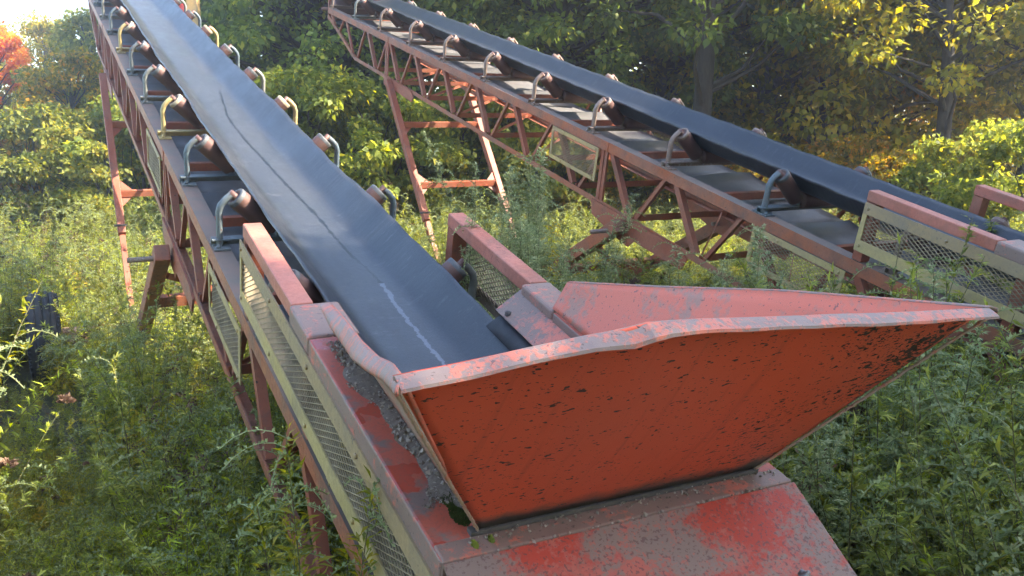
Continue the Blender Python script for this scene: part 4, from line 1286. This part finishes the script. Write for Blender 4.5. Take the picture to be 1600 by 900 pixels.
# ---- weeds
def weed_mesh(name, seed, h, kind, dens=1.0, spread=.20):
    g = np.random.RandomState(seed); parts = []
    mats = [M['stem'], LEAF[{'mug': 'mug', 'weed': 'weed', 'gold': 'gold', 'dry': 'weed', 'gyel': 'gold'}.get(kind, 'weed')], LEAF[{'mug': 'spike', 'weed': 'weed', 'gold': 'spike', 'dry': 'brown', 'gyel': 'yspike'}.get(kind, 'weed')]]
    if kind in ('grass', 'dead'):
        m = 70 if kind == 'grass' else 9
        an = g.rand(m) * 6.283; ln = h * g.uniform(.5, 1.1, m)
        mats = [M['stem'], LEAF['gold'] if kind == 'grass' else LEAF['brown'], LEAF['brown']]
        for q in range(m):
            rr = g.uniform(.15, .6) if kind == 'grass' else g.uniform(.03, .3); k = np.linspace(0, 1, 5)
            c = np.stack([np.cos(an[q]) * (.03 + rr * ln[q] * k ** 2), np.sin(an[q]) * (.03 + rr * ln[q] * k ** 2), ln[q] * (k - .25 * rr * k ** 2)], 1)
            parts.append(tube_np(c, (.0035 if kind == 'grass' else .003) * (1.05 - k), 3) + (1,))
            if kind == 'dead':
                u = g.normal(0, 1, (26, 3)); v_, f_ = leaf_quads(c[-1] + u * .02, u, g.normal(0, 1, u.shape), g.uniform(.012, .03, 26), g.uniform(.006, .012, 26), .1); parts.append((v_, f_, 2))
        return parts, mats
    nst = {'mug': 4, 'weed': 5, 'gold': 4, 'dry': 3, 'gyel': 3}[kind] + (3 if dens > 1 else 0)
    P = []; Dd = []; N = []; L = []; Wd = []; SP = []; SD = []; SL = []
    for s in range(nst):
        hh = h * g.uniform(.65, 1.05); lean = g.normal(0, spread, 2) * hh; foot = g.normal(0, .07, 2)
        ts = np.linspace(0, 1, 7)
        pts = np.stack([foot[0] + lean[0] * ts ** 1.6, foot[1] + lean[1] * ts ** 1.6, ts * hh], 1)
        v, f = tube_np(pts, .0042 * (1 - ts * .75) * (h / 1.0) ** .5, 4); parts.append((v, f, 0))
        nl = int({'mug': 84, 'weed': 92, 'gold': 104, 'dry': 36, 'gyel': 84}[kind] * (hh / 1.0) ** .7 * dens)
        t = g.uniform(.12, 1.0, nl)
        an = np.arange(nl) * 2.4 + g.normal(0, .4, nl)
        p = np.stack([np.interp(t, ts, pts[:, i]) for i in range(3)], 1)
        el = g.normal(.25, .35, nl) + (t - .5) * .5
        if dens > 1: p = p + np.stack([np.cos(an), np.sin(an), .5 + 0 * an], 1) * (g.rand(nl) ** 1.5 * .16 * (1.1 - t))[:, None]
        d = np.stack([np.cos(an) * np.cos(el), np.sin(an) * np.cos(el), np.sin(el)], 1)
        ll = {'mug': .082, 'weed': .080, 'gold': .080, 'dry': .07, 'gyel': .08}[kind] * (1.15 - t * .65) * g.uniform(.6, 1.3, nl)
        nrm = np.tile([0, 0, 1.0], (nl, 1)) + g.normal(0, .4, (nl, 3))
        if kind in ('mug', 'dry'):
            # deeply cut leaf: three lobes
            side = np.cross(d, nrm); side /= np.linalg.norm(side, axis=1, keepdims=True)
            for off, sc_ in ((0, 1.0), (.7, .62), (-.7, .62), (1.5, .42), (-1.5, .42)):
                P.append(p + d * ll[:, None] * (.0 if off == 0 else .3 if abs(off) < 1 else .12)); Dd.append(d + side * off); N.append(nrm); L.append(ll * sc_); Wd.append(ll * sc_ * .19)
        elif kind == 'weed':
            P.append(p); Dd.append(d); N.append(nrm); L.append(ll); Wd.append(ll * g.uniform(.14, .21, nl))
            p2 = p + d * ll[:, None] * .35
            P.append(p2); Dd.append(d + g.normal(0, .6, d.shape)); N.append(nrm); L.append(ll * .6); Wd.append(ll * .13)
        else:
            P.append(p); Dd.append(d); N.append(nrm); L.append(ll); Wd.append(ll * g.uniform(.18, .26, nl))
        # flowering sprays: arched side branches carrying rows of tiny heads
        nb = {'mug': 5, 'weed': 0, 'gold': 4, 'dry': 0, 'gyel': 9}[kind]
        nb = int(nb * dens * (1.8 if dens > 1 else 1))
        for b in range(nb):
            tb = g.uniform(.6 if dens <= 1 else .42, 1.0); q = np.array([np.interp(tb, ts, pts[:, i]) for i in range(3)])
            ba = g.rand() * 6.28; bl = g.uniform(.07, .17) * h ** .5
            k = np.linspace(0, 1, 11)
            bx = q + np.stack([np.cos(ba) * bl * k, np.sin(ba) * bl * k, bl * (.75 * k - .85 * k * k)], 1)
            v, f = tube_np(bx[::2], [.002] * 6, 3); parts.append((v, f, 2 if kind != 'weed' else 0))
            for rep in range(2):
                SP.append(bx); SD.append(np.tile([0, 0, .5 if rep else 1.0], (11, 1)) + g.normal(0, .6, (11, 3))); SL.append(g.uniform(.010, .019, 11))
        if kind == 'dry':
            c = pts[-1]; m = 70; u = g.normal(0, 1, (m, 3)); u /= np.linalg.norm(u, axis=1, keepdims=True); u[:, 2] = np.abs(u[:, 2]) * .6
            SP.append(c + u * .012); SD.append(u); SL.append(g.uniform(.02, .036, m))
    P, Dd, N, L, Wd = map(np.concatenate, (P, Dd, N, L, Wd))
    v, f = leaf_quads(P, Dd, N, L, Wd, .14); parts.append((v, f, 1))
    if SP:
        SP, SD, SL = map(np.concatenate, (SP, SD, SL))
        v, f = leaf_quads(SP, SD, g.normal(0, 1, SP.shape), SL, SL * .6, .1); parts.append((v, f, 2))
    return parts, mats

def weed_parts_object(name, seed, h, kind, loc, rz, label, cat='weed', group='tall single weeds by the conveyors', tilt=(0, 0)):
    parts, mats = weed_mesh(name, seed, h * 1.12, kind, 2.6, .09)
    if kind == 'mug': mats[1] = LEAF['mugpale']
    r = bpy.data.objects.new(name, None); C.objects.link(r); r.location = loc; r.rotation_euler = (tilt[0], tilt[1], rz)
    tag(r, label, cat, group)
    for idx, nm in ((0, 'stem'), (1, 'foliage'), (2, 'flower_spray')):
        sub = [(v, f, 0) for v, f, m in parts if m == idx]
        if sub: link(nm, mesh_from_parts(nm, sub, [mats[idx]]), r)
    return r

protos = bpy.data.collections.new('weed_prototypes')       # not linked to the scene: only the scatter reads it
plist = [('weed', .75), ('weed', .95), ('mug', 1.0), ('mug', 1.2), ('gold', .9), ('gold', 1.05), ('dry', .9), ('gyel', 1.0), ('weed', .6), ('mug', .8), ('grass', .8), ('dead', 1.15)]
for i, (kd, h) in enumerate(plist):
    parts, mats = weed_mesh('weed', 100 + i, h, kd)
    po = bpy.data.objects.new('proto_%02d' % i, mesh_from_parts('weed', parts, mats))
    protos.objects.link(po)

def scatter_weeds():
    g = np.random.RandomState(77)
    pts = []; rot = []; sc = []; idx = []
    o1, u1, v1, w1 = [V3(a) for a in F1]; o2, u2, v2, w2 = [V3(a) for a in F2]
    def clear(p, o, u, v):
        d = p - (o + V3((0, 0, GZ))); uh = unit(V3((u[0], u[1], 0)))
        s = d @ uh; t = d @ v
        return s, t
    n = 0
    while n < 12000:
        y = 1.6 + 22.5 * g.rand() ** 1.0
        x = g.uniform(-.80, .80) * (y + 1.0)
        if x * x + y * y < 1.9 ** 2: continue
        p = np.array([x, y, 0.0])
        s, t = clear(p, o1, u1, v1)
        hmax = 9.0
        if abs(t) < .68 and s < 3.0:
            hmax = max(.25, (GZ - .68 + s * .25) - .75)      # under the near conveyor: only what fits under the truss
            if s < -3.0: hmax = .9
        s2, t2 = clear(p, o2, u2, v2)
        if abs(t2) < .68 and s2 < 3.0: hmax = min(hmax, max(.25, (GZ - .65 + s2 * .25) - .75))
        left = x < -.45 * y
        nz = math.sin(x * .9 + 1.3) * math.cos(y * .7) + .6 * math.sin(x * 2.1 - y * 1.7)
        pr = np.array([2.0, 2.0, 1.6, 1.3, 1.0, .9, .35, .25, 1.2, 1.6, 1.1, .5])
        if left: pr[[4, 5]] *= 2.2 + max(nz, -1.4); pr[7] *= 1.5 + 2.2 * max(nz, 0); pr[6] *= 2.6
        else: pr[[2, 3, 9]] *= 1.6 + 1.6 * (x > .3 * y)
        if y > 13: pr[7] *= 1.6; pr[[4, 5]] *= 1.4
        if (x + 2.9) ** 2 + (y - 6.0) ** 2 < 1.3: pr[[4, 5, 7]] *= 4  # patch of sun put into the planting as extra yellow goldenrod
        if x < -.5 * y and y < 4.3: pr[[2, 3, 9]] *= 2
        k = g.choice(12, p=pr / pr.sum())
        s_ = g.uniform(.75, 1.3) * (1.0 + .2 * nz) * (1.2 if left and y < 7.5 else .97 if left else 1.3 if x > .22 * y + .3 and y < 7 else 1.0)
        if x > -.95 and x < 1.6 and y < 3.6: hmax = min(hmax, .55)
        if y < 3.4 and x <= -.95: hmax = min(hmax, 1.05)
        ty = (x + 4.9 * y / 9.25)
        if -.7 < ty < .55 and 3.2 < y < 9.25: hmax = min(hmax, .20 + max(0, 8.8 - y) * .115)
        
        H = plist[k][1] * s_ * 1.08
        if H > hmax: s_ *= hmax / H
        if s_ < .2: continue
        pts.append(p); rot.append((g.normal(0, .12), g.normal(0, .12), g.rand() * 6.283)); sc.append(s_); idx.append(k); n += 1
    me = bpy.data.meshes.new('weeds')
    me.from_pydata([tuple(p) for p in pts], [], [])
    a = me.attributes.new('rot', 'FLOAT_VECTOR', 'POINT'); a.data.foreach_set('vector', np.array(rot, np.float32).ravel())
    a = me.attributes.new('sca', 'FLOAT', 'POINT'); a.data.foreach_set('value', np.array(sc, np.float32))
    a = me.attributes.new('pick', 'INT', 'POINT'); a.data.foreach_set('value', np.array(idx, np.int32))
    ob = link('weeds', me)
    tag(ob, 'dense green weeds covering the ground around the conveyors', 'weeds', kind='stuff')
    nt = bpy.data.node_groups.new('weed_scatter', 'GeometryNodeTree')
    nt.interface.new_socket('Geometry', in_out='INPUT', socket_type='NodeSocketGeometry')
    nt.interface.new_socket('Geometry', in_out='OUTPUT', socket_type='NodeSocketGeometry')
    N = nt.nodes.new
    gi, go = N('NodeGroupInput'), N('NodeGroupOutput')
    ci = N('GeometryNodeCollectionInfo'); ci.inputs['Collection'].default_value = protos
    ci.inputs['Separate Children'].default_value = True; ci.inputs['Reset Children'].default_value = True
    ip = N('GeometryNodeInstanceOnPoints'); ip.inputs['Pick Instance'].default_value = True
    def attr(nm, typ):
        q = N('GeometryNodeInputNamedAttribute'); q.data_type = typ; q.inputs['Name'].default_value = nm
        return q.outputs['Attribute']
    nt.links.new(gi.outputs[0], ip.inputs['Points']); nt.links.new(ci.outputs[0], ip.inputs['Instance'])
    nt.links.new(attr('pick', 'INT'), ip.inputs['Instance Index'])
    e2r = N('FunctionNodeEulerToRotation'); nt.links.new(attr('rot', 'FLOAT_VECTOR'), e2r.inputs[0]); nt.links.new(e2r.outputs[0], ip.inputs['Rotation'])
    nt.links.new(attr('sca', 'FLOAT'), ip.inputs['Scale'])
    nt.links.new(ip.outputs[0], go.inputs[0])
    md = ob.modifiers.new('scatter', 'NODES'); md.node_group = nt
scatter_weeds()

# single weeds that stand out in the photograph
def wpos(F, s, v): 
    p = to_world(F, s, v, 0); return (p[0], p[1], 0)
SW = [('goldenrod_plant', 201, 1.62, 'gold', (-.67, 2.67), 'tall pale green stalk standing close to the left of the lower guard'),
      ('mugwort_plant', 202, 2.25, 'mug', (0.0, 6.3), 'tallest feathery mugwort standing between the two conveyors'),
      ('mugwort_plant', 206, 2.05, 'mug', (-.19, 6.0), 'silvery mugwort left of the tallest one, above the right rail of the near hopper'),
      ('mugwort_plant', 209, 2.1, 'mug', (.23, 6.6), 'feathery mugwort right of the tallest one between the conveyors'),
      ('mugwort_plant', 212, 1.9, 'mug', (.12, 5.7), 'shorter mugwort in front of the tallest one between the conveyors'),
      ('mugwort_plant', 210, 1.6, 'mug', (.63, 6.57), 'wispy weed in front of the right conveyor strut'),
      ('mugwort_plant', 221, 2.0, 'mug', (-.05, 5.75), 'feathery mugwort close behind the right rail, left of the rail end'),
      ('mugwort_plant', 222, 1.75, 'mug', (.28, 5.5), 'low feathery mugwort right behind the end of the right rail'),
      ('mugwort_plant', 223, 2.15, 'mug', (.12, 6.75), 'mugwort at the back of the tall clump between the conveyors'),
      ('mugwort_plant', 224, 1.9, 'mug', (.42, 6.1), 'mugwort at the right of the tall clump between the conveyors'),
      ('mugwort_plant', 211, 1.68, 'mug', (1.19, 5.88), 'small weed tip just above the middle of the right hopper wall'),
      ('mugwort_plant', 213, 1.72, 'mug', (1.49, 5.81), 'weed tip above the right hopper wall, in front of the low cream guard'),
      ('mugwort_plant', 203, 1.98, 'mug', tuple(wpos(F1, -1.0, .50)[:2]), 'weed growing up between the near belt and its right rail'),
      ('mugwort_plant', 204, 1.35, 'mug', (1.31, 3.67), 'pale silvery weed right of the near hopper foot'),
      ('mugwort_plant', 214, 1.72, 'mug', (1.95, 4.17), 'tall weed under the right corner of the near hopper'),
      ('goldenrod_plant', 207, 1.7, 'gyel', (.36, 7.0), 'yellow flowering spike between the conveyors'),
      ('goldenrod_plant', 208, .62, 'gold', (-4.40, 8.62), 'drooping weed in front of the tyre'),
      ('dead_weed', 215, .62, 'dry', (-4.28, 8.95), 'brown dead weed just right of the tyre'),
      ('dead_weed', 216, .60, 'dry', (-4.05, 9.0), 'second brown dead weed right of the tyre, nearer the conveyor leg')]
for i, (nm, seed, h, kd, (x, y), lab) in enumerate(SW):
    weed_parts_object(nm, seed, h, kd, (x, y, 0), i * 1.1, lab)

# ---- ochre mast of another machine beyond the near conveyor's head
def mast():
    r = bpy.data.objects.new('machine_mast', None); C.objects.link(r)
    x, y = -6.32, 18.8
    r.location = (x, y, 0)
    tag(r, 'ochre steel mast with red housing beyond the top of the near belt', 'mast')
    b = MB(); b.box((-.11, -.09, 0), (.11, .09, 6.6)); bevel(link('column', b.mesh('column', [M['yellow']]), r), .01)
    b = MB(); b.box((-.42, -.12, 4.75), (-.12, .1, 5.05)); bevel(link('red_housing', b.mesh('red_housing', [M['brightred']]), r), .03)
    b = MB(); b.box((-.3, -.3, -.02), (.3, .3, .06)); link('base_plate', b.mesh('base_plate', [M['yellow']]), r)
mast()

# ------------------------------------------------------------------ added haze volume standing in for lens glare
def haze():
    b = MB(); b.box((-70, -25, -1.0), (70, 75, 22.0))
    m = bpy.data.materials.new('glare_haze'); m.use_nodes = True
    nt = m.node_tree; nt.nodes.remove(nt.nodes['Principled BSDF'])
    pv = nt.nodes.new('ShaderNodeVolumePrincipled')
    pv.inputs['Color'].default_value = (0.93, 0.95, 1.0, 1)
    pv.inputs['Density'].default_value = HAZE
    pv.inputs['Anisotropy'].default_value = 0.8
    nt.links.new(pv.outputs[0], nt.nodes['Material Output'].inputs['Volume'])
    tag(link('haze', b.mesh('haze', [m])), 'added thin pale haze volume that stands in for lens glare', 'haze', kind='stuff')
haze()
